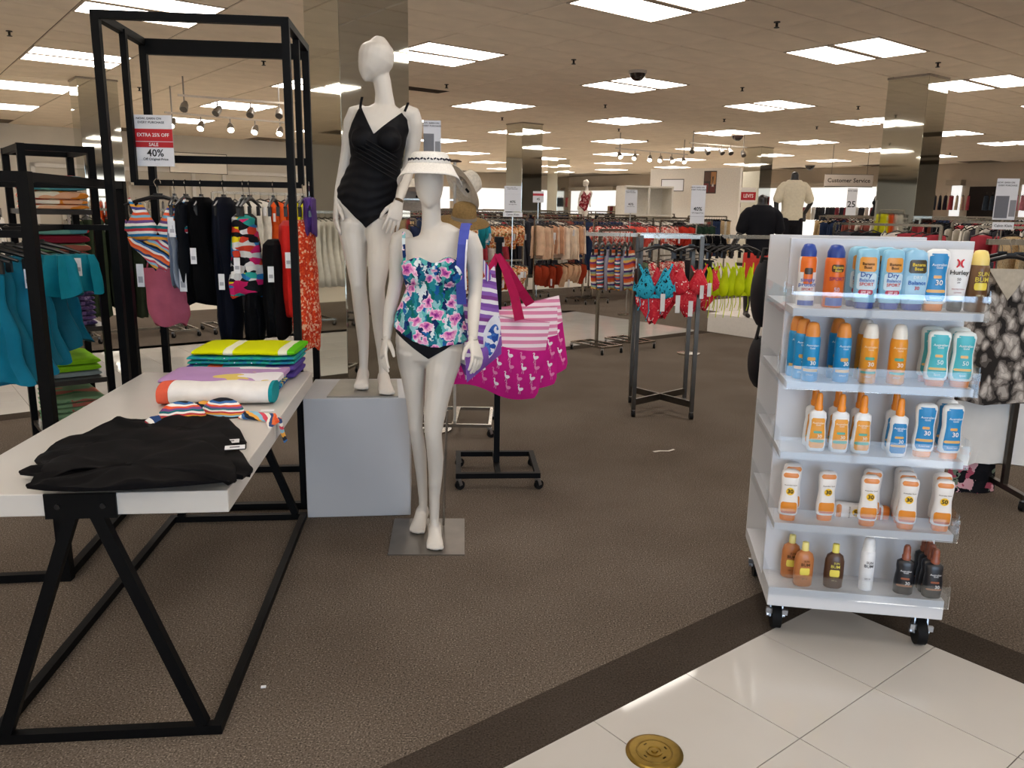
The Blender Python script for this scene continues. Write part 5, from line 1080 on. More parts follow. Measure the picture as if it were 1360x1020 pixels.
# ================================================================ MIDDLE DISTANCE
# ---- four-post chrome rack with bikinis
RA=thing('four_post_rack','chrome four-post rack on an X-shaped base with bikinis','clothing rack',(1.187,6.295,0))
pa=[Vector((.945,6.08,0)),Vector((1.385,6.035,0)),Vector((1.43,6.515,0)),Vector((.99,6.56,0))]
DK=P('#55504a',.3,.9,.12,10)
for i,p in enumerate(pa):
    MB().bar(p+Vector((0,0,.06)),p+Vector((0,0,1.39)),.03,.03,(0,1,0)).build('post',DK,RA); 
    h=MB().tube([p+Vector((0,0,.06)),p+Vector((0,0,.045))],.012,8).build('caster',ZINC,RA); MB().tube([p+Vector((-.014,0,.026)),p+Vector((.014,0,.026))],.026,14).build('wheel',RUBBER,h,True)
for a,c,z in ((0,2,.118),(1,3,.1175)): MB().bar(pa[a]+Vector((0,0,z)),pa[c]+Vector((0,0,z)),.02,.05).build('cross_rail',DK,RA)
az=1.385
for a,c in ((0,1),(1,2),(2,3),(3,0)): MB().bar(pa[a]+Vector((0,0,az)),pa[c]+Vector((0,0,az)),.02,.028).build('top_bar',CHROME,RA)
MB().bar((1.41,6.28,az),(2.02,6.32,az),.02,.028).build('face_out_arm',CHROME,RA); MB().bar((.96,6.36,az),(.56,6.42,az),.02,.028).build('face_out_arm',CHROME,RA)
LEO=blotch('blue_leopard',['#10131a','#2aa3c4','#34b3d2','#2496b8'],45,.7,(1,1,1),.8,[0,.33,.5,.8],'spots'); REDF=blotch('red_floral',['#f0dcd9','#d8303f','#cf2a3c','#dc4650','#ce2c3e'],26,.7,(1,1,1),.9,[0,.2,.3,.6,.8],'spots'); LIMEC=P('#b9c80a',.65,0,.12,14)
def hung(px,py,Y,nm,lab,mat,sx,sz,yaw=0,mat2=None,strings=False,seed=0,grp='bikinis on the four-post rack',bottom=True):
    p=PD(px,py,Y); hp=Vector((p.x,p.y,az)); hanger(hp,yaw,'black hanger holding the '+lab.split(' on ')[0],.8,'hangers on the four-post rack')
    o=bikini(nm,lab,p,yaw,mat,1,mat2,grp,bottom,strings,seed); o.scale=(sx,.8,sz); return o
FB=[hung(872,330,6.0,'leopard_bikini','bright blue leopard-print bikini on the four-post rack',LEO,.93,1.3,0,REDF,True,1)]
hung(884,332,6.1,'floral_bikini','red floral bikini half behind the blue leopard one on the four-post rack',REDF,.8,1.2,.1,REDF,False,2)
FB.append(hung(918,333,6.05,'floral_bikini','red floral bikini on the right corner of the four-post rack',REDF,.95,1.15,0,REDF,False,3))
FB.append(hung(938,338,6.2,'floral_bikini','rearmost red floral bikini top on the four-post rack',REDF,.8,1.0,0,REDF,False,4))
for i,px in enumerate((946,957,968,979,990)):
    hung(px,330,6.22+.02*(i%2),'lime_bikini',['first lime yellow bikini from the left on the side arm of the rack','second lime yellow bikini from the left on the side arm of the rack','middle lime yellow bikini on the side arm of the rack','second-last lime yellow bikini on the side arm of the rack','rightmost lime yellow bikini on the side arm of the rack'][i],LIMEC,.62,1.28,.75-.1*i,LIMEC,True,5+i,'lime bikinis on the four-post rack',False)
t=thing('black_cover_up','black garment folded over the bar of the four-post rack','garment',PD(945,318,6.3)); MB().add([],[]); piece([(.03,.1,.03,0),(.0,.115,.045,0),(-.06,.12,.05,0),(-.1,.115,.045,.01)],24,.012,4,9).build('cloth',BLKC,t,True,world=False)
for px,py,Y in ((900,404,5.93),(917,410,5.96),(932,388,5.98),(942,385,6.0),(880,402,5.92)):
    hst=FB[0] if px<905 else FB[1] if px<930 else FB[2]; iv=MW[hst]; q_=PD(px,py,Y)-iv.translation; sc_=hst.scale; q_=Vector((q_.x/sc_[0],q_.y/sc_[1],q_.z/sc_[2])); MB().box(q_,(.036,.002,.1)).build('price_tag',TAG,hst,world=False)
OSTR=stripes('sunset_stripe',['#d9552f','#8a3f6d','#e3b05a','#8fae9a','#4b3a78','#e7ddcf','#e0703a'],9,2,.03)
for i,px in enumerate((792,800,808,815,823,830,837)):
    Y=6.42-.01*i; p=PD(px,325,Y); hp=Vector((p.x,p.y,az)); hanger(hp,1.25,'black hanger on the left arm of the four-post rack',.7,'hangers on the four-post rack')
    garment('striped_swimsuit','%s sunset-striped swimsuit from the left on the rack arm'%['first','second','third','fourth','fifth','sixth','seventh'][i],'swimsuit',hp,1.25+random.uniform(-.2,.2),[(-.12,.1,.02,0),(-.2,.12,.035,0),(-.3,.11,.03,0),(-.42,.06,.02,0)],[OSTR,STR,P('#9a95a5',.7)][i%3],.008,5,60+i,'striped swimsuits on the four-post rack',tags=2)
# ---- racks on the near side of the rear aisle (chrome, low rectangular bases)
def rack(nm,lab,c,yaw,L,tiers,base=True,mat=CHROME,dep=.5):
    t=thing(nm,lab,'clothing rack',c,yaw,'chrome clothing racks'); zt=max(tiers)
    for s in (-1,1):
        MB().bar((s*L/2,0,.09 if base else 0),(s*L/2,0,zt),.03,.03,(0,1,0)).build('post',mat,t,world=False)
        if base:
            b=MB(); L_=L
            for y in (-dep/2,dep/2): b.bar((s*L/2-.16,y,.085),(s*L/2+.16,y,.085),.022,.022)
            for x in (-.15,0,.15): b.bar((s*L/2+x,-dep/2,.085),(s*L/2+x,dep/2,.085),.022,.0215)
            b.build('base_frame',mat,t,world=False)
            for x in (-.15,.15):
                for y in (-dep/2,dep/2): caster(t,s*L/2+x,y,.074,.026)
    for z in tiers: MB().bar((-L/2,0,z),(L/2,0,z),.02,.03).build('hang_bar',mat,t,world=False)
    return t
cB=G(6.65,6.45); rack('clothing_rack','chrome rack with rectangular wheeled bases at the edge of the rear aisle',(1.17,9.27,0),UA,.55,[1.36])
# ---- garments in bulk
SHAPES={'top':[(-.095,.1,.012,0),(-.11,.17,.025,0),(-.3,.18,.03,0),(-.55,.2,.03,0),(-.6,.2,.028,0)],'bra':[(-.1,.1,.012,0),(-.115,.15,.03,0),(-.22,.16,.04,0),(-.3,.13,.035,0),(-.36,.08,.03,0),(-.42,.05,.02,0)],
 'dress':[(-.095,.1,.012,0),(-.11,.16,.025,0),(-.4,.15,.04,0),(-.7,.2,.045,0),(-.98,.23,.04,0)],'pant':[(-.12,.14,.03,0),(-.16,.15,.04,0),(-.6,.14,.045,0),(-1.0,.13,.04,0),(-1.24,.12,.035,0)],'skirt':[(-.12,.13,.025,0),(-.2,.15,.035,0),(-.42,.19,.045,0),(-.6,.21,.04,0)]}
_gm={}
def gmesh(sh,m,var):
    k=(sh,m.name,var)
    if k not in _gm:
        mb=piece(SHAPES[sh],22,.02,6,var*7+1,2); me=mb.mesh(sh); me.materials.append(m)
        bm=bmesh.new(); bm.from_mesh(me); bmesh.ops.recalc_face_normals(bm,faces=bm.faces); bm.to_mesh(me); bm.free(); me.polygons.foreach_set('use_smooth',[True]*len(me.polygons)); me.set_sharp_from_angle(angle=.9); _gm[k]=me
    return _gm[k]
HS2=MB().tube([(-.19,0,-.115),(0,0,-.07),(.19,0,-.115)],.008,5).mesh('shoulder_bar'); HS2.materials.append(P('#0e0e10',.35))
HK2=MB().tube([(.016*math.cos(a),0,.016*math.sin(a)) for a in (-.2,.6,1.5,2.4,3.3)]+[(0,0,-.07)],.0028,4).mesh('hook'); HK2.materials.append(CHROME)
NG=[0]; GT=MB().box((0,0,-.08),(.045,.003,.11)).mesh('price_tag'); GT.materials.append(TAG)
def fill(c,yaw,L,z,sh,mats,n,lab,group,names,hang=True):
    """individual garments along a hang bar; lab has one %s for the colour word"""
    for i in range(n):
        x=-L/2+.06+(L-.12)*i/max(1,n-1); p=Vector(c)+Matrix.Rotation(yaw,3,'Z')@Vector((x,0,0)); p.z=z; j=(i*len(mats))//n if random.random()<.8 else random.randrange(len(mats))
        t=bpy.data.objects.new('hanging_garment',None); COL.objects.link(t); t.empty_display_size=.05; t.location=p; t.rotation_euler=(0,0,yaw+math.pi/2+random.uniform(-.4,.4))
        rawpart('cloth',gmesh(sh,mats[j],i%4),t)
        sc_=random.uniform(.88,1.12); t.scale=(random.uniform(.85,1.1),random.uniform(.9,1.3),sc_)
        if hang: rawpart('hanger_hook',HK2,t); rawpart('hanger_bar',HS2,t)
        if random.random()<.55: rawpart('price_tag',GT,t,(random.choice((-.17,-.14,.14)),random.choice((-.05,.05)),random.uniform(-.3,-.12)),random.uniform(-.5,.5))
        tag(t,lab%names[j]+(' %s from left'%ORD[i]),'garment',group); NG[0]+=1
def bulk(nm,lab,c,yaw,L,z,sh,mats,n):
    """far garments merged into one object"""
    vs=[];fs=[];mi=[]; allm=list(mats)+[BLKC,CHROME]; R=Matrix.Rotation(yaw,3,'Z')
    for i in range(n):
        x=-L/2+L*i/max(1,n-1); p=Vector(c)+R@Vector((x,0,0)); p.z=z; M=Matrix.Translation(p)@Matrix.Rotation(yaw+math.pi/2+random.uniform(-.25,.25),4,'Z'); j=min(len(mats)-1,int(i*len(mats)/n)) if random.random()<.7 else random.randrange(len(mats))
        for me,k in ((gmesh(sh,mats[j],i%4),j),(HS2,len(mats)),(HK2,len(mats)+1)):
            b0=len(vs); vs+=[M@v.co for v in me.vertices]
            for pl in me.polygons: fs.append(tuple(b0+q for q in pl.vertices)); mi.append(k)
    me=bpy.data.meshes.new(nm); me.from_pydata([tuple(v) for v in vs],[],fs)
    for m in allm: me.materials.append(m)
    me.polygons.foreach_set('material_index',mi); me.polygons.foreach_set('use_smooth',[True]*len(fs))
    o=bpy.data.objects.new(nm,me); COL.objects.link(o); tag(o,lab,'clothes',kind='stuff'); return o
c_=lambda h:P(h,.85,0,.12,12)
ORP=blotch('orange_print',['#d98a3a','#e8b98a','#c2603a','#7d6a3c','#efd7b4'],45,.8,(1,1,1),.6,None,'cells'); CORP=blotch('coral_print',['#e0705f','#f0c8bb','#d24a45','#f2ddd2','#b8453f'],40,.8,(1,1,1),.6,None,'cells'); BWP=blotch('mono_print',['#e6e3dc','#1b1b1e','#d8d4cc','#2a2a2e'],40,.8,(1,1,1),.6,None,'cells'); LEOB=blotch('leopard',['#2a221a','#c7b08a','#b89c72'],50,.8,(1,1,1),.7,[0,.18,.6],'spots')
# row just past the rear aisle, left to right
V1=10.25
def row1(u,L,lab,lower,upper,zs=(1.42,.78)):
    c=G(u,V1); rack('clothing_rack',lab,c,UA,L,list(zs)); 
    for z,(sh,mats,n,names,text) in zip(zs,(upper,lower)):
        if n: fill(c,UA,L,z,sh,mats,n,text,text.replace('%s ',''),names)
row1(2.35,1.1,'chrome rack of dark green garments past the aisle at left',('top',[c_('#333')if False else c_('#333333')],0,['x'],'%s x'),('pant',[c_('#26301f'),c_('#1d2418'),c_('#20281b')],9,['dark green','deep olive','dark olive'],'%s trousers hanging past the tiled aisle at left'),(1.5,.1))
row1(4.0,1.2,'chrome rack of black and white prints behind the tall black frame',('skirt',[c_('#1d1d22'),BWP],7,['black','black-and-white'],'%s lower-rail skirt behind the tall frame'),('top',[BWP,c_('#d9d5cc'),c_('#dd5a26'),c_('#dd5a26'),c_('#d7d51e')],11,['black-and-white','cream','orange','orange','yellow'],'%s top on the rack behind the tall frame'),(1.72,.9))
row1(5.7,1.2,'chrome rack of dark tops behind the black-swimsuit mannequin',('skirt',[c_('#e4dfd4'),c_('#18181b')],7,['white','black'],'%s skirt on the lower rail behind the mannequins'),('top',[c_('#1a1a1d'),c_('#dcd7cd'),c_('#2a3350')],9,['black','white','navy'],'%s top on the rack behind the mannequins'))
row1(7.7,1.25,'chrome two-tier rack of orange prints past the aisle',('bra',[ORP,c_('#b8431f'),ORP,ORP],15,['orange-print','rust','peach-print','orange-floral'],'%s bikini on the lower rail past the aisle'),('bra',[c_('#2a9dc0'),c_('#1f7f8a'),ORP,ORP,ORP],16,['turquoise','teal','orange-print','peach-print','orange-floral'],'%s bikini on the upper rail past the aisle'))
row1(9.12,1.1,'chrome two-tier rack of beige swimwear past the aisle',('bra',[c_('#9c3a22'),c_('#d9b08c')],10,['rust','beige'],'%s bikini on the lower rail of the beige rack'),('top',[c_('#d8b79a'),c_('#cfa283'),c_('#e6d3bd'),c_('#c89d7c')],14,['beige','tan','cream','sand'],'%s long top on the beige rack'))
row1(10.65,1.5,'chrome two-tier rack of coral prints past the aisle',('bra',[CORP,c_('#5d6b52'),CORP],14,['coral-print','olive','pink-print'],'%s bikini on the lower rail of the coral rack'),('bra',[CORP,CORP,c_('#d9584c'),CORP],18,['coral-print','pink-print','coral','salmon-print'],'%s bikini on the upper rail of the coral rack'))
row1(12.35,1.5,'chrome two-tier rack of red prints at the right end of the row',('skirt',[CORP,c_('#2b2b30')],6,['coral-print','charcoal'],'%s skirt at the right end of the aisle row'),('bra',[CORP,c_('#c0392b'),c_('#24382c')],15,['coral-print','red','dark green'],'%s bikini at the right end of the aisle row'))
for u_,m_ in ((.5,('#1a1a1d','#dcd7cd')),(-1.2,('#e4dfd4','#18181b')),(-2.9,('#2a3350','#d8d3c8')),(-4.6,('#1a1a1d','#b8433c'))):
    rack('clothing_rack','chrome rack past the aisle at the far left',G(u_,V1),UA,1.3,[1.5]); bulk('clothes_run','run of dark and pale clothes past the aisle at far left',G(u_,V1),UA,1.3,1.5,'dress',[c_(x) for x in m_],16)
# second row: dark and mixed
MIX=[c_('#1b1b1f'),c_('#3a3a42'),c_('#c9c3b8'),c_('#8b4b42'),c_('#2d3a58'),LEOB,c_('#a63a44'),c_('#e0dcd2')]; MN=['black','charcoal','cream','russet','navy','leopard','crimson','white']
def blocked(u,v):
    if any(abs(u-(3.23+9.15*i))<1.25 and abs(v-(6.12+9.14*j))<1.25 for i in range(3) for j in range(3)): return True
    return any((G(u,v)-PD(x,300,Y)).to_2d().length<r for x,Y,r in ((856,21,1.4),(1056,14.2,1.0),(776,24,1.0),(1166,20,1.0),(925,25,2.6)))
def rowN(v,u0,u1,z,labr,labg,ind=True,step=1.75,L=1.35,sh='top'):
    u=u0; k=0
    while u<u1:
        c=G(u,v)
        if blocked(u,v): u+=step; k+=1; continue
        rack('clothing_rack',(labr+', %s along'%ORD[k] if ind else 'distant chrome rack, %s along the %s rear row'%(ORD[k],ORD[[13.2,15.2,17.6,20.4,23.4].index(v)])),c,UA,L,[z],ind); mats=[MIX[(k*3+q)%8] for q in range(4)]; nm=[MN[(k*3+q)%8] for q in range(4)]
        if ind and NG[0]<290: fill(c,UA,L,z,sh,mats,9,'%s dress on the '+ORD[k]+' rack of '+labg.split(' in ')[1],'garments in '+labr.split(' in ')[-1],nm)
        else: bulk('clothes_run','run of mixed hanging clothes %s'%labg,c,UA,L,z,sh,mats,16)
        u+=step; k+=1
rowN(11.6,5.6,14.6,1.46,'chrome rack in the second row past the aisle','dress in the second row past the aisle',True,1.6,1.4,'dress')
for v,u0,u1,z in ((13.2,6.5,17,1.5),(15.2,8.5,18,1.54),(17.6,10,20,1.56),(20.4,12,24,1.58),(23.4,14.5,27,1.6)): rowN(v,u0,u1,z,'distant chrome rack in the rear rows','in the distant rear rows',False,1.7,1.5,'dress')
# right-hand department, racks running the other way
VA=UA+math.pi/2
def colR(u,v0,v1,z,k0,ind):
    v=v0; k=k0
    while v<v1:
        c=G(u,v)
        if blocked(u,v): v+=1.75; k+=1; continue
        rack('clothing_rack','chrome rack beyond the sunscreen cart, %s along line %s from the aisle'%(ORD[k-k0],ORD[[6.3,8.2,9.9,11.9,14.2,16.8,20,24,27.5].index(u)]),c,VA,1.35,[z],ind); mats=[MIX[(k*3+q)%8] for q in range(4)]; nm=[MN[(k*3+q)%8] for q in range(4)]
        if ind and NG[0]<300: fill(c,VA,1.35,z,'top',mats,9,'%s top on the '+ORD[k-k0]+' rack beyond the cart','garments beyond the sunscreen cart',nm)
        else: bulk('clothes_run','run of mixed hanging clothes beyond the sunscreen cart',c,VA,1.4,z,'top',mats,16)
        v+=1.75; k+=1
colR(9.9,1.6,5.2,1.46,0,True)
for u,v0,v1,z in ((6.3,-3.4,-.6,1.46),(8.2,-4,-.4,1.48),(11.9,1,5.5,1.5),(14.2,-1,8.6,1.53),(16.8,-1,10,1.55),(20,-1,11.5,1.57),(24,0,13,1.58),(27.5,1,15,1.6)): colR(u,v0,v1,z,int(u),False)
# clothes on the far right wall
for v0,cs in ((4.8,['#3f8fb6','#dfe3e6','#2f2f36','#b8c4cc']),(8.0,['#d8b9bd','#e8e4e0','#c7444e','#2a2a30']),(11.4,['#3a87b0','#e3ddd6','#d98f9a','#46505c']),(14.6,['#d4c5b0','#30303a','#b7505a','#e2e2e2'])):
    for z in (1.6,2.45): bulk('clothes_run','rows of clothes hung against the far right wall',G(31.6,v0),VA,2.6,z,'top',[c_(x) for x in cs],14)
for v0 in (18.5,24,30): bulk('clothes_run','rows of clothes hung against the far right wall',G(31.6,v0),VA,3.2,2.0,'top',[c_(x) for x in ('#d8d2c8','#7d3038','#2b2b30','#c9b9a0')],16)
for u0 in (0.2,5.7,10.5): bulk('clothes_run','rows of clothes hung against the pale left rear wall',G(u0,24.3),UA,3.0,1.75,'top',[c_(x) for x in ('#e5e2da','#26262b','#cfcac0','#8a8a90')],18)
# ---- white low platform and dark mannequins
b=MB(); slab(b,8.8,10.4,5.3,6.85,0,.25); o=b.build('display_platform',P('#dcd6cd',.25,0,.03),None,False,.004); tag(o,'low white platform behind the lime bikinis','platform')
DARKM=P('#26221f',.3)
def male(lab,Yc,foot_z,neck,teemat,shorts,legs_dark,arm,label_t,label_s,sc):
    """headless dark mannequin; neck=(px,py) of the neck top, sc = metres of a shoulder width"""
    n0=PD(neck[0],neck[1],Yc); x,y,zt=n0.x,n0.y,n0.z; Hh=zt-foot_z; k=Hh/1.56
    t=thing('mannequin',lab,'mannequin',(x,y,foot_z),0,'dark headless male mannequins'); q=lambda a,bq,c:Vector((x+a*k,y+bq*k,foot_z+c*k))
    def core():
        mb=MB(); limb(mb,[(q(0,0,.78),.165*k,.11*k),(q(0,0,.88),.165*k,.12*k),(q(0,0,1.0),.155*k,.11*k),(q(0,0,1.15),.17*k,.115*k),(q(0,0,1.28),.19*k,.12*k),(q(0,0,1.38),.18*k,.1*k),(q(0,0,1.44),.11*k,.075*k)],20); return mb
    mb=core(); limb(mb,[(q(0,0,1.4),.07*k,.07*k),(q(0,0,1.5),.06*k,.065*k),(q(0,-.01,1.56),.058*k,.062*k)],14)
    for s in (-1,1):
        limb(mb,[(q(s*.09,0,.84),.09*k,.1*k),(q(s*.1,0,.6),.075*k,.085*k),(q(s*.1,0,.46),.058*k,.062*k),(q(s*.1,.02,.3),.055*k,.06*k),(q(s*.1,.02,.08),.036*k,.042*k)],14); limb(mb,[(q(s*.1,.04,.045),.036*k,.04*k),(q(s*.11,-.13,.035),.042*k,.03*k)],12)
        a=arm[0 if s<0 else 1]; limb(mb,[(q(s*.17,0,1.37),.06*k,.06*k),(q(s*.21,0,1.3),.055*k,.06*k),(q(s*a[0],0,1.1),.042*k,.045*k),(q(s*a[1],a[2],.92),.034*k,.034*k),(q(s*(a[1]+.0),a[2]-.04,.8),.03*k,.018*k)],12)
    mesh_part(remesh(mb,.014,4),'body',DARKM,t)
    tm=core()
    for s in (-1,1):
        a=arm[0 if s<0 else 1]; limb(tm,[(q(s*.15,0,1.385),.05*k,.055*k),(q(s*.2,0,1.32),.06*k,.065*k),(q(s*(a[0]*.75+.05),0,1.14),.062*k,.066*k)],14)
    tr=remesh(tm,.014,5); g=thing('t_shirt',label_t,'t-shirt',q(0,0,.8)); shell(tr,lambda p:min(p.z-(foot_z+.82*k),foot_z+1.45*k-p.z),.018,'shirt',teemat,g)
    sm=MB(); limb(sm,[(q(0,0,.74),.17*k,.125*k),(q(0,0,.92),.165*k,.125*k)],18)
    for s in (-1,1): limb(sm,[(q(s*.09,0,.84),.1*k,.12*k),(q(s*.1,0,.55),.1*k,.11*k)],14)
    g2=thing('shorts',label_s,'shorts',q(0,0,.5)); mesh_part(remesh(sm,.014,4),'shorts_cloth',shorts,g2)
male('headless dark mannequin in a black tee and coral shorts on the white platform',10.45,.25,(1013,262),P('#15151a',.8),P('#cf4338',.75),1,((.26,.38,-.1),(.26,.3,0)),'black short-sleeved tee on the dark mannequin with coral shorts','coral red shorts on the dark platform mannequin',.4)
male('headless dark mannequin in a loose cream shirt seen above the cart',14.2,.62,(1056,231),P('#d6ccb4',.85),P('#15151a',.8),1,((.27,.25,0),(.3,.22,.05)),'loose cream short-sleeved shirt on the far dark mannequin','black shorts on the mannequin in the cream shirt',.4)
b=MB(); c0=PD(1056,300,14.2); b.box((c0.x,c0.y,.31),(.7,.6,.62)); tag(b.build('display_plinth',WHITELAM,None,False,.004),'tall white plinth under the cream-shirt mannequin','plinth')
# far white female mannequins reuse the same figure
def far_mann(lab,px,py_top,Y,h,mat,lab2,yaw):
    top=PD(px,py_top,Y); z0=top.z-1.72; t=thing('mannequin',lab,'mannequin',(top.x,top.y,z0),yaw,'white female mannequins'); src=[c for c in _CH[m1] if c.name.startswith('body')][0]
    c=bpy.data.objects.new('body',src.data); COL.objects.link(c); c.parent=t
    g=thing('dress',lab2,'dress',(top.x,top.y,z0+.75),yaw); sm=_CH[s1][0].data.copy(); sm.materials.clear(); sm.materials.append(mat); o=bpy.data.objects.new('dress_cloth',sm); COL.objects.link(o); o.parent=g
    off=MW[m1].inverted()@MW[s1].translation; o.location=(off.x,off.y,off.z-.75)
    b=MB(); b.box((top.x,top.y,z0/2),(.6,.6,z0)); tag(b.build('display_plinth',WHITELAM),'white plinth under the '+lab.split(' in ')[0]+(' left' if px<900 else ' right'),'plinth')
far_mann('distant white mannequin in a dark red swimsuit in the middle back',776,239,24,1,blotch('dark_red_print',['#7d1f2a','#b8868a','#5a1620','#8c2a34'],30,.8,(1,1,1),.6,None,'cells'),'dark red print suit on the distant white mannequin',.3)
far_mann('distant white mannequin in a black vest beside the right column',1166,243,20,1,P('#18181b',.8),'black suit on the distant mannequin at right',-1.2)
# ---- hat stand behind the front mannequin
hs=PD(604,214,5.5); HSD=thing('hat_stand','slim chrome hat stand with a dark disc finial behind the front mannequin','hat stand',(hs.x,hs.y,0))
MB().tube([(hs.x,hs.y,.086),(hs.x,hs.y,hs.z)],.011,10).build('pole',P('#c9c5bd',.3,.5),HSD); MB().lathe([(.045,hs.z-.006),(.047,hs.z),(.03,hs.z+.008)],18,(hs.x,hs.y,0)).build('finial',P('#3a2a20',.4),HSD,True)
bx_=MB()
for y_ in (-.25,.25): bx_.bar((hs.x-.26,hs.y+.18+y_,.085),(hs.x+.26,hs.y+.18+y_,.085),.022,.022)
for x_ in (-.25,.25): bx_.bar((hs.x+x_,hs.y-.07,.085),(hs.x+x_,hs.y+.43,.085),.022,.0215)
bx_.bar((hs.x,hs.y-.07,.086),(hs.x,hs.y+.43,.086),.03,.022); bx_.build('base_frame',CHROME,HSD)
for x_ in (-.25,.25):
    for y_ in (-.07,.43): caster(HSD,hs.x+x_,hs.y+y_,.074,.028,RUBBER,True)
for dz,dx in ((-.12,.12),(-.25,-.35),(-.36,.1)): MB().bar((hs.x,hs.y,hs.z+dz),(hs.x+dx,hs.y-.05,hs.z+dz),.01,.01).build('arm',CHROME,HSD)
def hat(lab,c,ax,r,mat,crown=.5,up=None):
    """brimmed hat: c centre of the brim, ax = direction of the crown"""
    t=thing('sun_hat',lab,'hat',c); R=Vector((0,0,1)).rotation_difference(Vector(ax)).to_matrix().to_4x4(); M=Matrix.Translation(Vector(c))@R
    m=MB(M); m.lathe([(r*.48,.0),(r*.7,-.004),(r*.95,-.012),(r,-.016),(r,-.012),(r*.7,.002),(r*.5,.006)],32,(0,0,0),False); m.build('brim',mat,t,True)
    MB(M).lathe([(r*.49,.0),(r*.47,.05),(r*.42,.095),(r*.3,.11),(r*.02,.114)],28,(0,0,0),False).build('crown',mat,t,True)
    MB(M).lathe([(r*.5,.004),(r*.495,.028)],28,(0,0,0),False).build('band',P('#8c8377',.7),t,True)
    MB(M).box((r*.2,0,.002),(.03,.012,.012)).build('bow',BLACK,t)
SH1=P('#d2cabb',.85,0,.12,70,.2)
hat('pale straw sun hat tilted on the stand right of the visor',PD(616,248,5.42),(.72,.42,.5),.17,SH1); hat('pale straw sun hat seen left of the mannequin\'s neck',PD(549,262,5.42),(-.1,.45,.85),.16,SH1); hat('brown straw sun hat low behind the mannequin\'s shoulder',PD(616,292,5.4),(.1,-.25,.95),.17,P('#8d7248',.85,0,.15,70,.2))
# ---- sign cards
def post_sign(lab,px,py0,py1,w_px,Y,yaw,rows,parts,stem=None,back='#d9dadf'):
    a,c=PD(px,py0,Y),PD(px,py1,Y); ctr=(a+c)/2; h=(a.z-c.z); w=w_px*Y/F; t=sign('rack_sign',lab,ctr,w,h,yaw,rows,back,parts=parts,group='sale cards on the racks')
    MB().bar((0,.008,-ctr.z+.01),(0,.008,-h/2+.1),.012,.006).build('stem',CHROME,t,world=False); MB().lathe([(.13,-ctr.z),(.13,-ctr.z+.012),(.02,-ctr.z+.02)],18,(0,.008,0)).build('stem_base',CHROME,t,world=False); return t
N40=[('NOW, EARN ON',-.1,.44,.05,'#3a3b40'),('EVERY PURCHASE',-.02,.38,.05,'#3a3b40'),('40%',0,-.12,.14,'#26272b'),('Off Original Price',0,-.22,.045,'#3a3b40')]
post_sign('tall grey and white card sign right above the visor mannequin',574,160,206,22,5.6,.12,[(-.5,.1,-.5,.12,'#77787d'),(.16,.46,-.42,-.1,'#8a8b90')],[('NOW, EARN ON',-.1,.42,.07,'#3a3b40'),('EVERY PURCHASE',-.02,.34,.07,'#3a3b40')])
post_sign('40% card over a brand plate, left of centre in the rear racks',681,247,281,22,11.5,.05,[(-.5,.5,.18,.185,'#b8b9be')],N40); sign('brand_plate','white brand plate below the 40% card left of centre',PD(681,285,11.5),.27,.06,.05,[],parts=[('Calvin Klein',0,0,.62,'#4a4b50')])
post_sign('narrow 40% card in the middle of the rear racks',838,252,283,16,12.5,.05,[],N40); post_sign('tall 40% card above the lime bikinis',927,246,297,19,9.0,.08,[(-.5,.5,-.32,-.31,'#b2b3b8')],N40)
post_sign('small card with a red stripe among the rear racks',715,254,269,14,14,.0,[(-.5,.5,.1,.3,'#b8303a')],[('45',0,-.2,.3,'#333438')]); post_sign('pale 25 card above the racks behind the cart',1131,250,286,13,14,.0,[],[('25',0,-.1,.32,'#333438'),('NOW, EARN',0,.4,.07,'#333438')])
post_sign('grey and white card sign at the far right edge of the picture',1336,237,292,27,8.2,-.12,[(-.46,.14,-.46,.08,'#6d6e75'),(.2,.48,-.42,-.02,'#8a8b90')],[('NOW, EARN ON',-.1,.4,.055,'#3a3b40'),('EVERY PURCHASE',0,.33,.055,'#3a3b40')]); sign('brand_plate','white brand plate under the grey card at far right',PD(1332,300,8.2),.2,.07,-.12,[],parts=[('Calvin Klein',0,0,.5,'#4a4b50')])
cs=PD(1127,240,24); t=sign('hanging_sign','beige hanging sign reading Customer Service over the rear racks',cs,1.36,.36,-.06,[(-.5,.5,.46,.5,'#3a2f28'),(-.5,.5,-.5,-.44,'#1c1815')],'#b3a79a',parts=[('Customer Service',0,0,.46,'#100c09',1.0)],th=.05)
for s in (-1,1): MB().bar((s*.5,0,.18),(s*.5,0,CEIL-cs.z+.004),.012,.012).build('hanger_rod',P('#6a6058',.5),t,world=False)
# ---- white partition, cabinet and posters in the far middle
a=PD(866,224,26); bq=PD(985,228,24.5); d=(bq-a); d.z=0; L=d.length; yw=math.atan2(d.y,d.x); mid=(a+bq)/2
pt=thing('partition_wall','white partition wall with framed posters in the far middle','partition',(mid.x,mid.y,0),yw); MB().box((0,0,1.45),(L,.2,2.9)).build('panel',P('#e2dcd2',.6),pt,world=False)
pm=sign('poster','framed white poster on the far partition',PD(893,246,24.9),.72,.36,yw,[(-.5,.5,.44,.5,'#4a4540'),(-.5,.5,-.5,-.44,'#4a4540'),(-.5,-.47,-.5,.5,'#4a4540'),(.47,.5,-.5,.5,'#4a4540')],parts=[]); 
ph=sign('poster','dark fashion photograph poster on the far partition',PD(943,242,24.2),.38,.64,yw,[(-.45,.0,.05,.45,'#5a4438'),(.05,.45,-.1,.45,'#a8774a'),(-.45,-.1,-.45,-.05,'#6d3230'),(0,.42,-.45,-.15,'#5e2e28'),(.15,.3,-.2,.25,'#cfc8c4')],'#33261f')
cb=PD(856,262,21); t=thing('wall_cabinet','white open-fronted cabinet standing before the far partition','cabinet',(cb.x,cb.y,0),.25)
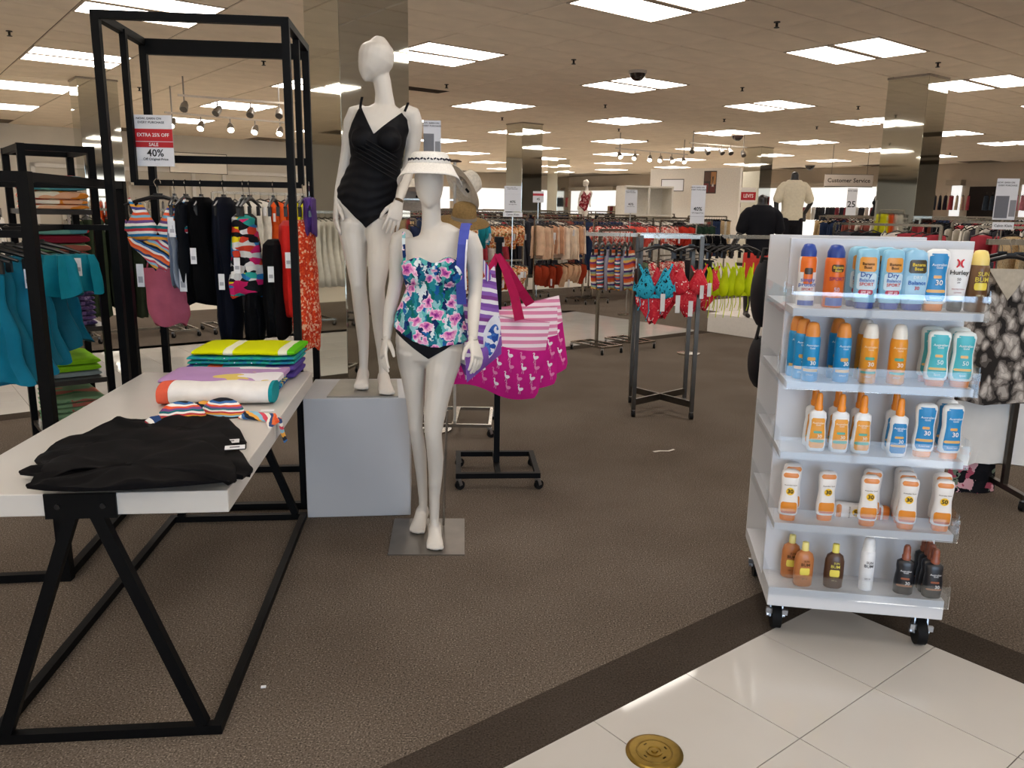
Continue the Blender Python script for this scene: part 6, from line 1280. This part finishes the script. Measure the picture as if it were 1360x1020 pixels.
for x,y,z,dx,dy,dz in ((0,.3,1.1,1.3,.04,2.2),(-.63,0,1.1,.04,.6,2.2),(.63,0,1.1,.04,.6,2.2),(0,0,2.2,1.3,.6,.04),(0,0,1.5,1.22,.55,.04),(0,-.28,1.85,.05,.04,.66),(0,0,.9,1.22,.55,.04)): MB().box((x,y,z),(dx,dy,dz)).build('panel',P('#d7d2c6',.5),t,world=False)
sg=PD(994,259,23); sign('shop_sign','red sign with white lettering by the slim far column',sg,.4,.4,-.1,[(-.5,.5,-.35,.2,'#b01f28')],'#e6e2de',parts=[("LEVI'S",0,-.07,.34,'#f2ecec',.8)])
sign('wall_sign','framed black-outlined sign on the pale left rear wall',PD(264,217,23.4),1.6,.56,UA,[(-.5,.5,.47,.5,'#2a2624'),(-.5,.5,-.5,-.47,'#2a2624'),(-.5,-.49,-.5,.5,'#2a2624'),(.49,.5,-.5,.5,'#2a2624')],'#ded8cc',parts=[])
# ---- right edge: snake print top, white skirt, floral garment
q=PZ(1330,664); rr=thing('clothing_rack','dark garment rack at the right edge behind the cart','clothing rack',(q.x,q.y,0),0,'racks at the right edge')
RX,RY=q.x,q.y
for dx in (0,.75): MB().bar((RX+dx,RY,.07),(RX+dx,RY,1.43),.028,.028,(0,1,0)).build('post',DK,rr); 
for dx in (0,.75):
    MB().bar((RX+dx,RY-.2,.085),(RX+dx,RY+.28,.085),.03,.03).build('base_rail',DK,rr)
    for dy in (-.18,.26): caster(rr,RX+dx,RY+dy,.07,.03,RUBBER,True)
MB().bar((RX-.25,RY+.05,1.43),(RX+.9,RY+.05,1.43),.025,.03).build('hang_bar',CHROME,rr); MB().bar((RX,RY,1.39),(RX,RY+.07,1.43),.025,.025).build('bracket',DK,rr); MB().bar((RX+.75,RY,1.39),(RX+.75,RY+.07,1.43),.025,.025).build('bracket',DK,rr)
SNK=blotch('snake_print',['#c9c1b8','#aaa29a','#857d76','#57514c','#2a2624'],15,.8,(1.25,.4,.85),.45,[0,.22,.38,.5,.62],'spots')
def edge_g(px,y0,y1,hw,Y,nm,lab,cat,mat,prof,amp,k,seed,hang=True):
    p=PD(px,y0,Y); hp=Vector((p.x,Y,1.43)); z0=p.z-1.43; z1=PD(px,y1,Y).z-1.43; L=z1-z0; w=hw*Y/F
    if hang: hanger(hp,-.1,'black hanger holding the '+lab.split(' at ')[0],.9,'hangers at the right edge')
    return garment(nm,lab,cat,hp,-.1,[(z0+L*a,w*bq,d_,0) for a,bq,d_ in prof],mat,amp,k,seed)
snk=edge_g(1340,362,533,53,RY-.05,'snake_print_top','grey and cream snake-print top at the right edge','top',SNK,[(0,.45,.02),(.06,.75,.035),(.3,.82,.05),(.7,.97,.06),(1,1.0,.055)],.012,5,3)
vn=MB(); e=PD(1338,362,RY-.12); vn.add([e+Vector(v) for v in ((-.11,-.02,.02),(.11,-.02,.02),(.0,-.035,-.14))]+[e+Vector(v) for v in ((-.11,-.015,.02),(.11,-.015,.02),(.0,-.03,-.14))],[(0,1,2),(5,4,3),(0,3,4,1),(1,4,5,2),(2,5,3,0)]); vn.build('neck_facing',P('#b3a998',.8,0,.15,20),snk)
edge_g(1326,524,614,66,RY+.08,'white_skirt','white pleated skirt below the snake-print top','skirt',P('#e3e1dd',.8,0,.04,9),[(0,.8,.05),(.3,.9,.06),(.7,1,.07),(1,1.04,.07)],.02,13,5)
edge_g(1294,600,683,32,RY+.16,'floral_skirt','black skirt with pink flowers hanging lowest at the right edge','skirt',blotch('dark_floral',['#17161a','#1a181c','#b8566a','#151418','#e0aab0','#1c1a1e','#7d8a78'],24,.8,(1,1,1),.8,None,'cells'),[(0,.9,.04),(.3,1,.05),(.7,.97,.05),(1,.8,.045)],.012,5,7)
for i in range(9):
    hp=Vector((RX+.2+.06*i,RY+.05,1.43)); hanger(hp,1.3+random.uniform(-.2,.2),'empty black hanger crowding the rail at the right edge',.9,'spare hangers at the right edge',False)
# ---- black backpacks hanging behind the cart
def pack(lab,px,y0,y1,hw,Y):
    a,c=PD(px,y0,Y),PD(px,y1,Y); h=a.z-c.z; w=hw*Y/F; t=thing('backpack',lab,'backpack',(c.x,c.y,c.z)); rings=[]
    for i in range(11):
        s=i/10; ww=w*min(1,(math.sin(math.pi*min(1,max(.0,s*.93+.035)))**.38)); rings.append([Vector((ww*abs(math.cos(q_))**.7*(1 if math.cos(q_)>=0 else -1),.1*(.5+.5*math.sin(math.pi*s)**.5)*math.sin(q_),h*s)) for q_ in [2*math.pi*j/20 for j in range(20)]])
    MB().loft(rings).build('shell',P('#141519',.6,0,.1,30),t,True,world=False)
    pk=[]; 
    for i in range(7):
        s=i/6; ww=w*.72*(math.sin(math.pi*(s*.9+.05))**.3); pk.append([Vector((ww*math.cos(q_),-.075-.035*(math.sin(math.pi*s)**.5)+.02*math.sin(q_),h*(.12+.38*s))) for q_ in [2*math.pi*j/16 for j in range(16)]])
    MB().loft(pk).build('front_pocket',P('#1a1b20',.6,0,.1,30),t,True,world=False)
    MB().tube([(-.03,0,h-.01),(-.02,0,h+.05),(.02,0,h+.05),(.03,0,h-.01)],.008,6).build('handle',BLACK,t,world=False)
    return t,h
t,h=pack('black backpack with a white tag hanging behind the cart\'s left edge',1013,346,432,17,3.5); MB().box((-.005,-.13,h*.62),(.06,.002,.045)).build('price_tag',TAG,t,world=False)
pack('lower black backpack behind the cart\'s left side',1008,448,513,15,3.5)
